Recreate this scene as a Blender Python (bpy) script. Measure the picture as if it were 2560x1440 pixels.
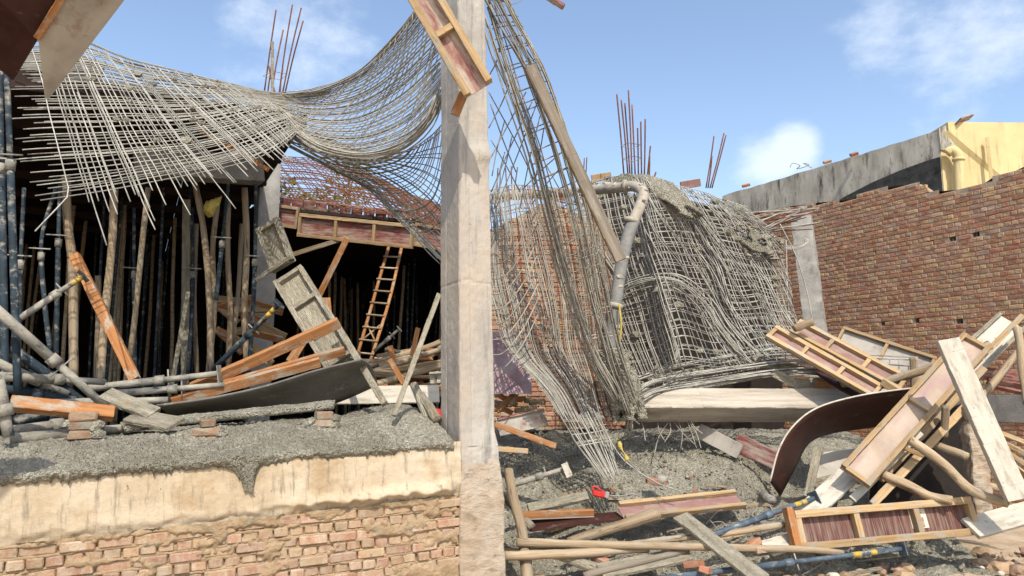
import bpy, bmesh, math, random
from mathutils import Vector, Matrix, noise
random.seed(7)
D = bpy.data
for o in list(D.objects): D.objects.remove(o)
scn = bpy.context.scene
COL = scn.collection
# ------------------------------------------------------------------ camera
CAMZ, PITCH, F = 2.0, math.radians(8.0), 1849.0
cam = D.cameras.new('camera'); cam.lens = 26.0; cam.sensor_width = 36.0; cam.clip_end = 3000; cam.clip_start = 0.05
camo = D.objects.new('camera', cam); COL.objects.link(camo)
camo.location = (0, 0, CAMZ); camo.rotation_euler = (math.pi/2 + PITCH, 0, 0)
scn.camera = camo
# ------------------------------------------------------------------ sky
SUN_EL, SUN_AZ = math.radians(50), math.radians(12)     # azimuth: to the right of straight behind the camera
sun_dir = Vector((math.sin(SUN_AZ)*math.cos(SUN_EL), -math.cos(SUN_AZ)*math.cos(SUN_EL), math.sin(SUN_EL)))
w = D.worlds.new('World'); scn.world = w; w.use_nodes = True
nt = w.node_tree; nt.nodes.clear()
def N(nt, typ, **kw):
    n = nt.nodes.new(typ)
    for k, v in kw.items(): setattr(n, k, v)
    return n
out = N(nt, 'ShaderNodeOutputWorld'); bg = N(nt, 'ShaderNodeBackground')
sky = N(nt, 'ShaderNodeTexSky', sky_type='NISHITA', sun_disc=False)
sky.sun_elevation = SUN_EL; sky.sun_rotation = math.pi - SUN_AZ
sky.air_density = 1.0; sky.dust_density = 1.7; sky.ozone_density = .2
tc = N(nt, 'ShaderNodeTexCoord')
def rayd(x, y):
    dx, dy = (x-1280)/F, (720-y)/F
    return Vector((dx, math.cos(PITCH)-dy*math.sin(PITCH), math.sin(PITCH)+dy*math.cos(PITCH)))
mp = N(nt, 'ShaderNodeMapping'); mp.inputs['Scale'].default_value = (1, 1, 1.7)
nt.links.new(tc.outputs['Generated'], mp.inputs['Vector'])
nz = N(nt, 'ShaderNodeTexNoise'); nz.inputs['Scale'].default_value = 7.5; nz.inputs['Detail'].default_value = 9; nz.inputs['Roughness'].default_value = .62
nt.links.new(mp.outputs[0], nz.inputs['Vector'])
acc = None
for (x, y, rad, amp) in ((1930, 405, .085, .85), (2000, 365, .05, .6), (2400, 40, .17, .55), (2110, 70, .10, .36), (760, 100, .16, .42), (600, 40, .12, .3), (860, 130, .12, .3), (2560, 190, .2, .2)):
    d = N(nt, 'ShaderNodeVectorMath', operation='DISTANCE'); d.inputs[1].default_value = rayd(x, y).normalized()
    nt.links.new(tc.outputs['Generated'], d.inputs[0])
    m = N(nt, 'ShaderNodeMapRange', interpolation_type='SMOOTHSTEP'); m.inputs[1].default_value = rad; m.inputs[2].default_value = 0; m.inputs[3].default_value = 0; m.inputs[4].default_value = amp
    nt.links.new(d.outputs['Value'], m.inputs[0])
    if acc is None: acc = m.outputs[0]
    else:
        a = N(nt, 'ShaderNodeMath', operation='ADD'); nt.links.new(acc, a.inputs[0]); nt.links.new(m.outputs[0], a.inputs[1]); acc = a.outputs[0]
a = N(nt, 'ShaderNodeMath', operation='MULTIPLY_ADD'); nt.links.new(acc, a.inputs[0]); a.inputs[1].default_value = .62; a.inputs[2].default_value = -.62
b = N(nt, 'ShaderNodeMath', operation='ADD'); nt.links.new(a.outputs[0], b.inputs[0]); nt.links.new(nz.outputs['Fac'], b.inputs[1])
cm = N(nt, 'ShaderNodeMapRange', interpolation_type='SMOOTHSTEP'); cm.inputs[1].default_value = .06; cm.inputs[2].default_value = .5; cm.inputs[3].default_value = 0; cm.inputs[4].default_value = .7
nt.links.new(b.outputs[0], cm.inputs[0])
mx = N(nt, 'ShaderNodeMix', data_type='RGBA'); mx.inputs['B'].default_value = (4.4, 4.75, 5.2, 1)
nt.links.new(cm.outputs[0], mx.inputs['Factor']); nt.links.new(sky.outputs[0], mx.inputs['A'])
nt.links.new(mx.outputs['Result'], bg.inputs['Color']); bg.inputs['Strength'].default_value = .15
nt.links.new(bg.outputs[0], out.inputs[0])
# ------------------------------------------------------------------ sun and exposure
sl = D.lights.new('sun', 'SUN'); sl.energy = 3.0; sl.angle = math.radians(.5); sl.color = (1, .93, .82)
so = D.objects.new('sun', sl); COL.objects.link(so); so.rotation_euler = sun_dir.to_track_quat('Z', 'Y').to_euler()
scn.view_settings.view_transform = 'Standard'; scn.view_settings.look = 'None'; scn.view_settings.gamma = 1
scn.view_settings.exposure = 0.74
scn.render.engine = 'CYCLES'
scn.render.resolution_x, scn.render.resolution_y = 1024, 576
# ------------------------------------------------------------------ geometry helpers
CAM = Vector((0, 0, CAMZ))
def P(x, y, d):
    r = rayd(x, y); return CAM + r*(d/r.y)
def hit(x, y, p0, n):
    r = rayd(x, y); return CAM + r*((p0-CAM).dot(n)/r.dot(n))
A27 = math.radians(27)
U = Vector((math.cos(A27), math.sin(A27), 0)); V = Vector((-math.sin(A27), math.cos(A27), 0)); Z = Vector((0, 0, 1))
WA = Vector((-2.14, 6.2, 0))                       # a point of the near wall's front plane
def W(t, s, z): return WA + U*t + V*s + Z*z        # near-wall frame: along, behind, up
def tag(o, label=None, cat=None, group=None, kind=None):
    if label: o['label'] = label
    if cat: o['category'] = cat
    if group: o['group'] = group
    if kind: o['kind'] = kind
    return o
def mobj(name, vs, fs, mat, parent=None, smooth=False, M=None, mats=None, mi=None):
    me = D.meshes.new(name); me.from_pydata([tuple(v) for v in vs], [], fs)
    for m in ([mat] if mats is None else mats): me.materials.append(m)
    if mi: me.polygons.foreach_set('material_index', mi)
    if smooth: me.polygons.foreach_set('use_smooth', [True]*len(me.polygons))
    me.update()
    return dobj(name, me, parent, M)
def dobj(name, me, parent=None, M=None):
    o = D.objects.new(name, me); COL.objects.link(o)
    if parent: o.parent = parent
    if M is not None: o.matrix_basis = M
    return o
def empty(name, M=None, label=None, cat=None, group=None):
    o = D.objects.new(name, None); COL.objects.link(o); o.empty_display_size = .2
    if M is not None: o.matrix_basis = M
    return tag(o, label, cat, group)
def frame(p0, p1, face=None, roll=0):
    p0, p1 = Vector(p0), Vector(p1); x = (p1-p0).normalized()
    n = (CAM-(p0+p1)/2) if face is None else Vector(face)
    n = (n - x*n.dot(x)).normalized()
    if roll: n = Matrix.Rotation(math.radians(roll), 3, x) @ n
    y = n.cross(x)
    M = Matrix((x, y, n)).transposed().to_4x4(); M.translation = p0
    return M, (p1-p0).length
def boxdata(x0, x1, y0, y1, z0, z1, bev=.004, jit=0, cuts=0):
    bm = bmesh.new(); bmesh.ops.create_cube(bm, size=1)
    for v in bm.verts: v.co = Vector(((x0+x1)/2+v.co.x*(x1-x0), (y0+y1)/2+v.co.y*(y1-y0), (z0+z1)/2+v.co.z*(z1-z0)))
    if cuts:
        es = [e for e in bm.edges if abs(e.verts[0].co.x-e.verts[1].co.x) > .5*(x1-x0)]
        bmesh.ops.subdivide_edges(bm, edges=es, cuts=cuts)
    if bev: bmesh.ops.bevel(bm, geom=list(bm.edges), offset=bev, segments=1, affect='EDGES', clamp_overlap=True)
    if jit:
        for v in bm.verts: v.co += Vector((random.uniform(-jit, jit), random.uniform(-jit, jit), random.uniform(-jit, jit)))
    me = D.meshes.new('piece'); bm.to_mesh(me); bm.free(); return me
def warp_me(me, amp, seed, x0, x1):
    for v in me.vertices:
        k = (v.co.x-x0)/max(1e-6, x1-x0); c = math.sin(math.pi*k)*amp
        v.co.z += c; v.co.y += c*.4*math.sin(seed)
def beam(name, p0, p1, w, h, mat, parent=None, face=None, roll=0, bev=.005, warp=0, jit=.0028, **kw):
    M, L = frame(p0, p1, face, roll)
    me = boxdata(0, L, -w/2, w/2, -h/2, h/2, bev, jit, 6 if warp else max(2, min(14, int(L/.16))))
    if warp: warp_me(me, warp, L*7, 0, L)
    me.name = name; me.materials.append(mat)
    o = dobj(name, me, parent, M)
    return tag(o, **kw)
def lbeam(name, parent, a, b, w, h, mat, roll=0, n=(0, 0, 1), bev=.003):
    a, b = Vector(a), Vector(b); x = (b-a).normalized(); n = Vector(n); n = (n-x*n.dot(x)).normalized(); y = n.cross(x)
    M = Matrix((x, y, n)).transposed().to_4x4(); M.translation = a
    me = boxdata(0, (b-a).length, -w/2, w/2, -h/2, h/2, bev, .0022, max(1, min(12, int((b-a).length/.18)))); me.name = name; me.materials.append(mat)
    return dobj(name, me, parent, M)
def tubedata(pts, rad, sides=6, caps=True):
    n = len(pts); vs = []; fs = []
    pts = [Vector(p) for p in pts]
    t0 = (pts[1]-pts[0]).normalized(); ref = Z if abs(t0.z) < .9 else Vector((1, 0, 0))
    nn = (ref - t0*ref.dot(t0)).normalized()
    for i in range(n):
        t = (pts[min(i+1, n-1)]-pts[max(i-1, 0)])
        t = t.normalized() if t.length > 1e-9 else t0
        nn = nn - t*nn.dot(t)
        nn = nn.normalized() if nn.length > 1e-6 else t.orthogonal().normalized()
        b = t.cross(nn); r = rad(i/(n-1)) if callable(rad) else rad
        for k in range(sides):
            a = 2*math.pi*k/sides; vs.append(pts[i]+(nn*math.cos(a)+b*math.sin(a))*r)
    for i in range(n-1):
        for k in range(sides):
            k2 = (k+1) % sides; fs.append((i*sides+k, i*sides+k2, (i+1)*sides+k2, (i+1)*sides+k))
    if caps: fs.append(tuple(range(sides-1, -1, -1))); fs.append(tuple((n-1)*sides+k for k in range(sides)))
    return vs, fs
def tube(name, pts, rad, mat, sides=6, parent=None, M=None, smooth=True, **kw):
    vs, fs = tubedata(pts, rad, sides)
    o = mobj(name, vs, fs, mat, parent, smooth, M)
    return tag(o, **kw)
def cr(p, t):
    n = len(p)-1; t = max(0, min(1, t))*n; i = min(int(t), n-1); f = t-i
    a, b, c, d = p[max(i-1, 0)], p[i], p[i+1], p[min(i+2, n)]
    if i == 0: a = b*2-c
    if i == n-1: d = c*2-b
    return b + (c-a)*(.5*f) + (a*2-b*5+c*4-d)*(.5*f*f) + (b*3-a-c*3+d)*(.5*f*f*f)
def path(ctrl, n): return [cr(ctrl, i/(n-1)) for i in range(n)]
class Surf:
    def __init__(s, rows): s.r = [[P(*c) for c in row] for row in rows]
    def __call__(s, u, v):
        return cr([cr(row, u) for row in s.r], v)
    def ext(s, u, v):
        uc, vc = max(0, min(1, u)), max(0, min(1, v)); p = s(uc, vc)
        if u != uc: q = s(uc+(.02 if u < 0 else -.02), vc); p = p + (p-q)*(abs(u-uc)/.02)
        if v != vc: q = s(uc, vc+(.02 if v < 0 else -.02)); p = p + (p-q)*(abs(v-vc)/.02)
        return p
def nv(p, s, seed=0): return noise.noise_vector(p*s+Vector((seed*7.3, seed*3.1, seed*1.7)))
def bars(root, S, us, vs, r, mat, eu=(0, 0), ev=(0, 0), ev0=None, eu1=None, n=26, shear=0, jit=.004, lift=.006, wob=.012):
    """two crossing families of bars on a draped surface"""
    k = 0
    for fam, lst in ((0, us), (1, vs)):
        for a in lst:
            k += 1; pts = []
            e0 = random.uniform(*(ev if fam == 0 else eu)) if max(ev if fam == 0 else eu) > 0 else 0
            e1 = random.uniform(*(ev if fam == 0 else eu)) if max(ev if fam == 0 else eu) > 0 else 0
            if fam == 0 and ev0 is not None: e0 = ev0*(random.uniform(.3, 1) if ev0 < 0 else 1)
            if fam == 1 and eu1 is not None: e1 = eu1*(random.uniform(.2, 1) if eu1 < 0 else 1)
            for i in range(n):
                b = -e0 + (1+e0+e1)*i/(n-1)
                if fam == 0:
                    u = a + shear*(b-.5)
                    if u < -.02 or u > 1.02: continue
                    p = S.ext(u, b)
                else: p = S.ext(b, a)
                tocam = (CAM-p).normalized()
                p = p + tocam*(lift if fam == 0 else -lift) + nv(p, 1.3, 0)*wob + nv(p, 3, k)*jit
                pts.append(p)
            if len(pts) > 3: tube('bar', pts, r*random.uniform(.9, 1.12), random.choice(mat) if isinstance(mat, list) else mat, 5, root)
def ls(a, b, n, j=0): return [a+(b-a)*(i/(n-1))+random.uniform(-j, j)/n for i in range(n)]
def bundle(root, ctrl, n, R, r, mat, m=28, flat=1, conv=1, name='bar'):
    pts = path([P(*c) for c in ctrl], m)
    for k in range(n):
        a = random.uniform(0, 6.28); q = math.sqrt(random.random())*R; tw = random.uniform(-1.5, 1.5); s0 = random.uniform(0, .04); q2 = q*random.uniform(.5, 1.4)
        pp = []
        for i in range(m):
            t = i/(m-1); T = (pts[min(i+1, m-1)]-pts[max(i-1, 0)]).normalized(); x = T.cross(Vector((0, 1, 0)));
            x = x.normalized() if x.length > .01 else Vector((1, 0, 0)); y = T.cross(x)
            aa = a+tw*t; qq = q+(q2-q)*t
            pp.append(pts[i]+x*(math.cos(aa)*qq)+y*(math.sin(aa)*qq*flat)+nv(pts[i], 2.2, k)*.015)
        i0 = int(s0*m); i1 = m-int(random.uniform(0, .06)*m)
        tube(name, pp[i0:i1], r, mat, 5, root)
def sheet(name, S, nu, nvv, thick, mat, parent=None, noise_amp=0, noise_scale=5, mask=None, smooth=True, **kw):
    g = [[None]*(nvv+1) for _ in range(nu+1)]
    for i in range(nu+1):
        for j in range(nvv+1):
            p = S(i/nu, j/nvv); g[i][j] = p
    vs = []; idx = {}
    nrm = {}
    for i in range(nu+1):
        for j in range(nvv+1):
            a = g[min(i+1, nu)][j]-g[max(i-1, 0)][j]; b = g[i][min(j+1, nvv)]-g[i][max(j-1, 0)]
            n = a.cross(b); n = n.normalized() if n.length > 1e-9 else Z.copy()
            if n.dot(CAM-g[i][j]) < 0: n = -n
            nrm[i, j] = n
    top = {}; bot = {}; fs = []
    for i in range(nu+1):
        for j in range(nvv+1):
            p = g[i][j]; n = nrm[i, j]; h = 0
            if noise_amp: h = lumps(p, noise_scale)*noise_amp
            top[i, j] = len(vs); vs.append(p+n*(thick/2+h))
            bot[i, j] = len(vs); vs.append(p-n*thick/2)
    on = lambda i, j: 0 <= i < nu and 0 <= j < nvv and (mask is None or mask((i+.5)/nu, (j+.5)/nvv))
    for i in range(nu):
        for j in range(nvv):
            if not on(i, j): continue
            q = [(i, j), (i+1, j), (i+1, j+1), (i, j+1)]
            fs.append(tuple(top[c] for c in q)); fs.append(tuple(bot[c] for c in reversed(q)))
            for (di, dj, c0, c1) in ((-1, 0, 3, 0), (1, 0, 1, 2), (0, -1, 0, 1), (0, 1, 2, 3)):
                if not on(i+di, j+dj): fs.append((top[q[c1]], top[q[c0]], bot[q[c0]], bot[q[c1]]))
    o = mobj(name, vs, fs, mat, parent, smooth)
    if smooth and thick > 0 and not noise_amp:
        for e in o.data.polygons: pass
    return tag(o, **kw)
def lumps(p, s):
    """knobbly relief of wet concrete with coarse stone, about -1..1"""
    a = noise.noise(p*s*.35)*.9
    d = noise.voronoi(p*s*2.2)[0]
    b = .5-d[0]*.9
    d2 = noise.voronoi(p*s*5.1+Vector((3, 1, 7)))[0]
    return a*.8 + b*.75 + (.4-d2[0])*.45 + noise.noise(p*s*3.3)*.35
# ------------------------------------------------------------------ materials
def material(name, stops, scale=6, stretch=(1, 1, 1), rough=.85, bump=.25, bscale=None, detail=8, var=.18, hue=0, splash=None, splash2=None, splash3=None, island=False, spec=.25, vor=None, dist=.02):
    m = D.materials.new(name); m.use_nodes = True; t = m.node_tree; t.nodes.clear(); L = t.links.new
    o = N(t, 'ShaderNodeOutputMaterial'); p = N(t, 'ShaderNodeBsdfPrincipled'); L(p.outputs[0], o.inputs[0])
    p.inputs['Roughness'].default_value = rough; p.inputs['Specular IOR Level'].default_value = spec
    tcn = N(t, 'ShaderNodeTexCoord'); oi = N(t, 'ShaderNodeObjectInfo')
    rnd = oi.outputs['Random']
    if island:
        ge = N(t, 'ShaderNodeNewGeometry'); ad = N(t, 'ShaderNodeMath', operation='ADD'); L(ge.outputs['Random Per Island'], ad.inputs[0]); L(rnd, ad.inputs[1])
        fr = N(t, 'ShaderNodeMath', operation='FRACT'); L(ad.outputs[0], fr.inputs[0]); rnd = fr.outputs[0]
    off = N(t, 'ShaderNodeVectorMath', operation='SCALE'); off.inputs[0].default_value = (37, 21, 53); L(rnd, off.inputs['Scale'])
    va = N(t, 'ShaderNodeVectorMath', operation='ADD'); L(tcn.outputs['Object'], va.inputs[0]); L(off.outputs[0], va.inputs[1])
    mpn = N(t, 'ShaderNodeMapping'); mpn.inputs['Scale'].default_value = stretch; L(va.outputs[0], mpn.inputs[0])
    n1 = N(t, 'ShaderNodeTexNoise'); n1.inputs['Scale'].default_value = scale; n1.inputs['Detail'].default_value = detail; n1.inputs['Roughness'].default_value = .62
    L(mpn.outputs[0], n1.inputs['Vector'])
    r = N(t, 'ShaderNodeValToRGB'); L(n1.outputs['Fac'], r.inputs[0])
    el = r.color_ramp.elements
    while len(el) > 1: el.remove(el[-1])
    for i, (pos, c) in enumerate(stops):
        e = el[0] if i == 0 else el.new(pos)
        e.position = pos; e.color = (*c, 1)
    col = r.outputs[0]
    for sp in (splash, splash2, splash3):
        if not sp: continue
        c, lo, hi, sc, st = sp
        mp2 = N(t, 'ShaderNodeMapping'); mp2.inputs['Scale'].default_value = st; mp2.inputs['Location'].default_value = (sc*1.37, 4.1, sc*.7); L(va.outputs[0], mp2.inputs[0])
        n2 = N(t, 'ShaderNodeTexNoise'); n2.inputs['Scale'].default_value = sc; n2.inputs['Detail'].default_value = 10; n2.inputs['Roughness'].default_value = .68; L(mp2.outputs[0], n2.inputs['Vector'])
        mr = N(t, 'ShaderNodeMapRange'); mr.inputs[1].default_value = lo; mr.inputs[2].default_value = hi; L(n2.outputs['Fac'], mr.inputs[0])
        mxx = N(t, 'ShaderNodeMix', data_type='RGBA'); mxx.inputs['B'].default_value = (*c, 1); L(mr.outputs[0], mxx.inputs['Factor']); L(col, mxx.inputs['A']); col = mxx.outputs['Result']
    if var or hue:
        hs = N(t, 'ShaderNodeHueSaturation'); vr = N(t, 'ShaderNodeMapRange'); vr.inputs[3].default_value = 1-var; vr.inputs[4].default_value = 1+var; L(rnd, vr.inputs[0]); L(vr.outputs[0], hs.inputs['Value'])
        if hue:
            h2 = N(t, 'ShaderNodeMath', operation='MULTIPLY'); h2.inputs[1].default_value = 7.31; L(rnd, h2.inputs[0]); h3 = N(t, 'ShaderNodeMath', operation='FRACT'); L(h2.outputs[0], h3.inputs[0])
            hr = N(t, 'ShaderNodeMapRange'); hr.inputs[3].default_value = .5-hue; hr.inputs[4].default_value = .5+hue; L(h3.outputs[0], hr.inputs[0]); L(hr.outputs[0], hs.inputs['Hue'])
        L(col, hs.inputs['Color']); col = hs.outputs[0]
    L(col, p.inputs['Base Color'])
    if bump:
        n3 = N(t, 'ShaderNodeTexNoise'); n3.inputs['Scale'].default_value = bscale or scale*3; n3.inputs['Detail'].default_value = 8; n3.inputs['Roughness'].default_value = .7; L(mpn.outputs[0], n3.inputs['Vector'])
        bp = N(t, 'ShaderNodeBump'); bp.inputs['Strength'].default_value = bump; bp.inputs['Distance'].default_value = dist; L(n3.outputs['Fac'], bp.inputs['Height'])
        if vor:
            for sc, dd in vor:
                vn = N(t, 'ShaderNodeTexVoronoi'); vn.inputs['Scale'].default_value = sc; L(mpn.outputs[0], vn.inputs['Vector'])
                b2 = N(t, 'ShaderNodeBump', invert=True); b2.inputs['Strength'].default_value = 1; b2.inputs['Distance'].default_value = dd; L(vn.outputs['Distance'], b2.inputs['Height']); L(bp.outputs[0], b2.inputs['Normal']); bp = b2
        L(bp.outputs[0], p.inputs['Normal'])
    return m
CEM = (.30, .275, .225)
M_mortar = material('wet_mortar', [(.3, (.27, .25, .19)), (.5, (.41, .383, .30)), (.72, (.55, .52, .42))], 22, bump=1, bscale=60, var=.0, rough=.92, dist=.03, vor=((26, .05), (75, .018)), splash=((.29, .268, .205), .46, .6, 1.3, (1, 1, 1)), splash2=((.60, .57, .48), .64, .69, 20, (1, 1, 1)))
M_plaster = material('plinth_plaster', [(.28, (.35, .265, .165)), (.5, (.465, .38, .265)), (.72, (.53, .455, .345))], 2.6, bump=.5, bscale=26, var=0, splash=((.33, .225, .115), .50, .70, 2.1, (1, 1, 1)), splash2=((.24, .20, .145), .53, .66, 8, (2.2, 2.2, .3)), splash3=((.14, .11, .085), .65, .71, 17, (1, 1, .7)))
M_column = material('column_concrete', [(.28, (.25, .235, .21)), (.5, (.36, .335, .295)), (.72, (.45, .42, .37))], 2.4, stretch=(1, 1, .45), bump=.6, bscale=36, var=0, splash=((.42, .345, .265), .50, .74, 1.0, (1, 1, .45)), splash2=((.18, .172, .158), .54, .70, 3, (2.8, 2.8, .2)), splash3=((.13, .12, .105), .64, .70, 22, (1, 1, 1)))
M_tanbase = material('tan_plaster_base', [(.28, (.27, .20, .135)), (.5, (.38, .30, .215)), (.72, (.45, .37, .28))], 4, stretch=(1, 1, 2.2), bump=.9, bscale=20, var=0, splash=((.41, .36, .29), .44, .62, 2.5, (1, 1, 1)), splash2=((.20, .16, .115), .56, .68, 9, (.8, .8, 2)), splash3=((.30, .185, .11), .56, .70, 1.6, (1, 1, 1)))
M_concrete = material('grey_concrete', [(.3, (.19, .18, .165)), (.55, (.28, .268, .24)), (.75, (.37, .35, .31))], 2.5, bump=.5, bscale=30, var=.08, splash=((.14, .135, .12), .54, .68, 3, (1, 1, .4)), splash3=((.13, .12, .105), .66, .72, 26, (1, 1, 1)))
M_beamc = material('board_marked_concrete', [(.3, (.25, .215, .17)), (.5, (.38, .335, .27)), (.72, (.49, .44, .365))], 2.4, stretch=(.5, 6, 6), bump=.6, bscale=16, var=0, splash=((.19, .165, .13), .56, .70, 2.2, (.5, 1, 1)), splash3=((.13, .12, .105), .66, .72, 26, (1, 1, 1)))
M_brickn = material('pale_brick', [(.25, (.25, .135, .078)), (.5, (.34, .20, .125)), (.75, (.42, .275, .18))], 9, bump=.7, bscale=50, var=.16, hue=.010, splash=((.43, .335, .24), .44, .60, 4.5, (2.4, 2.4, .7)), splash2=((.36, .255, .165), .48, .58, 7, (1, 1, 1)), splash3=((.21, .19, .13), .60, .70, 12, (1, 1, 1)))
M_joint = material('sandy_joint', [(.3, (.27, .19, .11)), (.55, (.40, .285, .17)), (.75, (.46, .35, .225))], 12, bump=.9, bscale=45, var=0, dist=.03, splash=((.26, .235, .165), .54, .66, 4, (1, 1, 1)))
M_brickr = material('red_brick', [(.25, (.23, .10, .054)), (.5, (.335, .155, .085)), (.75, (.40, .215, .13))], 12, bump=.5, bscale=60, var=.17, hue=.008, island=True, splash=((.38, .285, .215), .46, .68, 2.0, (1, 1, 1)), splash2=((.20, .135, .095), .58, .78, .9, (1, 1, 1)))
M_bricky = material('yellow_brick', [(.25, (.29, .165, .08)), (.5, (.40, .245, .125)), (.75, (.46, .315, .18))], 12, bump=.5, bscale=60, var=.15, hue=.008, island=True, splash=((.38, .285, .21), .48, .70, 2.0, (1, 1, 1)), splash2=((.20, .135, .095), .58, .78, .9, (1, 1, 1)))
M_jointd = material('grey_joint', [(.3, (.27, .20, .14)), (.6, (.39, .30, .22))], 5, bump=.8, bscale=50, var=0)
M_rebar = material('cement_coated_steel', [(.3, (.17, .155, .125)), (.5, (.28, .26, .215)), (.7, (.38, .355, .295))], 11, bump=.4, bscale=60, var=.28, rough=.8, splash=((.10, .065, .045), .56, .68, 6, (1, 1, 1)))
M_rebarw = material('pale_coated_steel', [(.3, (.20, .192, .165)), (.6, (.355, .345, .30))], 9, bump=.3, bscale=60, var=.3, rough=.75, splash=((.12, .095, .075), .55, .66, 4, (1, 1, 1)))
M_rust = material('rusty_steel', [(.3, (.09, .032, .018)), (.6, (.18, .07, .034)), (.8, (.26, .13, .07))], 15, bump=.4, bscale=60, var=.2, rough=.85)
M_orange = material('orange_timber', [(.3, (.23, .095, .032)), (.5, (.34, .15, .055)), (.7, (.41, .22, .10))], 3.5, stretch=(.35, 9, 9), bump=.4, bscale=8, var=.14, splash=((.33, .295, .23), .52, .64, 4, (1, 2, 2)), splash2=((.10, .05, .025), .60, .7, 7, (.4, 4, 4)))
M_timber = material('tan_timber', [(.3, (.23, .15, .07)), (.5, (.35, .235, .12)), (.72, (.45, .33, .19))], 3, stretch=(.3, 9, 9), bump=.45, bscale=8, var=.2, splash=((.29, .26, .205), .50, .64, 5, (1, 2, 2)), splash2=((.11, .07, .04), .61, .70, 6, (.5, 4, 4)))
M_greywood = material('cement_caked_timber', [(.3, (.17, .15, .11)), (.5, (.26, .235, .175)), (.72, (.36, .325, .25))], 6, stretch=(.6, 3, 3), bump=.7, bscale=14, var=.12, splash=((.29, .18, .085), .60, .70, 5, (.6, 2, 2)), vor=((30, .012),))
M_pole = material('wooden_pole', [(.3, (.19, .135, .08)), (.5, (.31, .235, .15)), (.72, (.43, .34, .235))], 2.6, stretch=(.35, 7, 7), bump=.8, bscale=7, var=.2, splash=((.32, .285, .22), .52, .66, 4, (.5, 2, 2)), splash2=((.10, .07, .042), .57, .67, 5, (.6, 4, 4)))
M_steel = material('blue_prop_steel', [(.3, (.014, .021, .027)), (.55, (.028, .042, .054)), (.75, (.07, .09, .105))], 7, bump=.3, bscale=30, var=.2, rough=.7, spec=.15, splash=((.26, .24, .195), .53, .66, 6, (1, 2, 2)))
M_steelb = material('bright_blue_prop_steel', [(.3, (.04, .06, .08)), (.55, (.075, .105, .135)), (.75, (.14, .175, .205))], 7, bump=.2, bscale=30, var=.1, rough=.6, splash=((.34, .31, .26), .57, .67, 6, (1, 2, 2)))
M_weath = material('weathered_plank', [(.3, (.12, .10, .075)), (.5, (.185, .155, .118)), (.72, (.25, .215, .17))], 3, stretch=(.4, 8, 8), bump=.3, bscale=8, var=0, splash=((.26, .24, .20), .54, .68, 4, (.6, 2, 2)))
M_brickd = material('dusty_dark_brick', [(.25, (.17, .105, .065)), (.5, (.24, .155, .10)), (.75, (.30, .21, .14))], 9, bump=.7, bscale=50, var=.2, splash=((.26, .235, .175), .48, .60, 6, (1, 1, 1)))
M_cem = material('dried_cement', [(.3, (.30, .275, .215)), (.6, (.40, .37, .30))], 20, bump=.4, bscale=60, var=.15, rough=.9)
M_shadesheet = material('shade_dark_sheet', [(.3, (.085, .08, .068)), (.5, (.13, .122, .104)), (.75, (.18, .168, .145))], 3, bump=.3, var=0, rough=.75, splash=((.26, .24, .20), .58, .70, 5, (1, 1, 1)))  # dark tone paints in the shade of the curled sheet's underside
M_steelc = material('cement_coated_prop', [(.3, (.14, .138, .12)), (.5, (.27, .25, .205)), (.7, (.38, .35, .28))], 7, bump=.7, bscale=25, var=.12, rough=.85, splash=((.045, .06, .07), .56, .66, 7, (1, 2, 2)))
M_yband = material('yellow_paint', [(.3, (.33, .22, .04)), (.6, (.48, .33, .06))], 14, bump=.2, var=.05, rough=.7, splash=((.25, .23, .19), .52, .62, 12, (1, 1, 1)))
M_redply = material('red_ply', [(.3, (.11, .027, .024)), (.5, (.17, .05, .042)), (.7, (.24, .11, .09))], 4, bump=.15, var=.12, rough=.65, splash=((.31, .25, .205), .44, .62, 4.5, (.5, 3, 3)))
M_filmply = material('cement_filmed_red_ply', [(.3, (.15, .045, .038)), (.5, (.22, .085, .07)), (.7, (.32, .20, .165))], 4, bump=.15, var=.1, rough=.7, splash=((.42, .36, .29), .40, .58, 3.2, (.6, 3, 3)))
M_pinkply = material('pink_ply', [(.3, (.19, .095, .085)), (.6, (.26, .155, .135)), (.8, (.31, .225, .19))], 4, bump=.15, var=.08, rough=.7, splash=((.31, .265, .21), .50, .66, 4, (.5, 2, 2)))
M_paleply = material('pale_ply', [(.3, (.29, .215, .16)), (.5, (.355, .275, .21)), (.75, (.40, .33, .265))], 3, bump=.15, var=.05, rough=.7, splash=((.30, .195, .18), .50, .70, 3, (.5, 2, 2)), splash2=((.26, .23, .18), .57, .70, 6, (1, 1, 1)))
M_streakply = material('streaked_red_ply', [(.35, (.07, .02, .017)), (.5, (.105, .038, .03)), (.66, (.19, .125, .10))], 5, stretch=(6, .25, 1), bump=.1, var=.0, rough=.65, splash=((.21, .165, .13), .48, .66, 7, (7, .35, 1)))
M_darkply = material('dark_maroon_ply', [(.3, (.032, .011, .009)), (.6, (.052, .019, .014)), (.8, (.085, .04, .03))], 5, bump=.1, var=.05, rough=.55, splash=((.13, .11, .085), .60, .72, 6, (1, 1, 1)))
M_greyply = material('grey_filmed_ply', [(.3, (.24, .21, .18)), (.5, (.36, .33, .285)), (.75, (.44, .41, .36))], 3, bump=.2, var=.06, rough=.75, splash=((.20, .10, .08), .56, .70, 3.3, (1, 1, 1)))
M_purpleply = material('purple_ply', [(.3, (.26, .15, .16)), (.5, (.36, .26, .265)), (.7, (.45, .39, .375))], 3.5, bump=.1, var=.05, rough=.6)
M_white = material('whitish_board', [(.3, (.38, .345, .275)), (.6, (.48, .445, .37)), (.8, (.53, .495, .43))], 4, stretch=(.6, 3, 3), bump=.3, var=.06, splash=((.27, .24, .19), .53, .68, 6, (.6, 2, 2)), splash2=((.13, .11, .085), .63, .70, 14, (1, 1, 1)))
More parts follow.
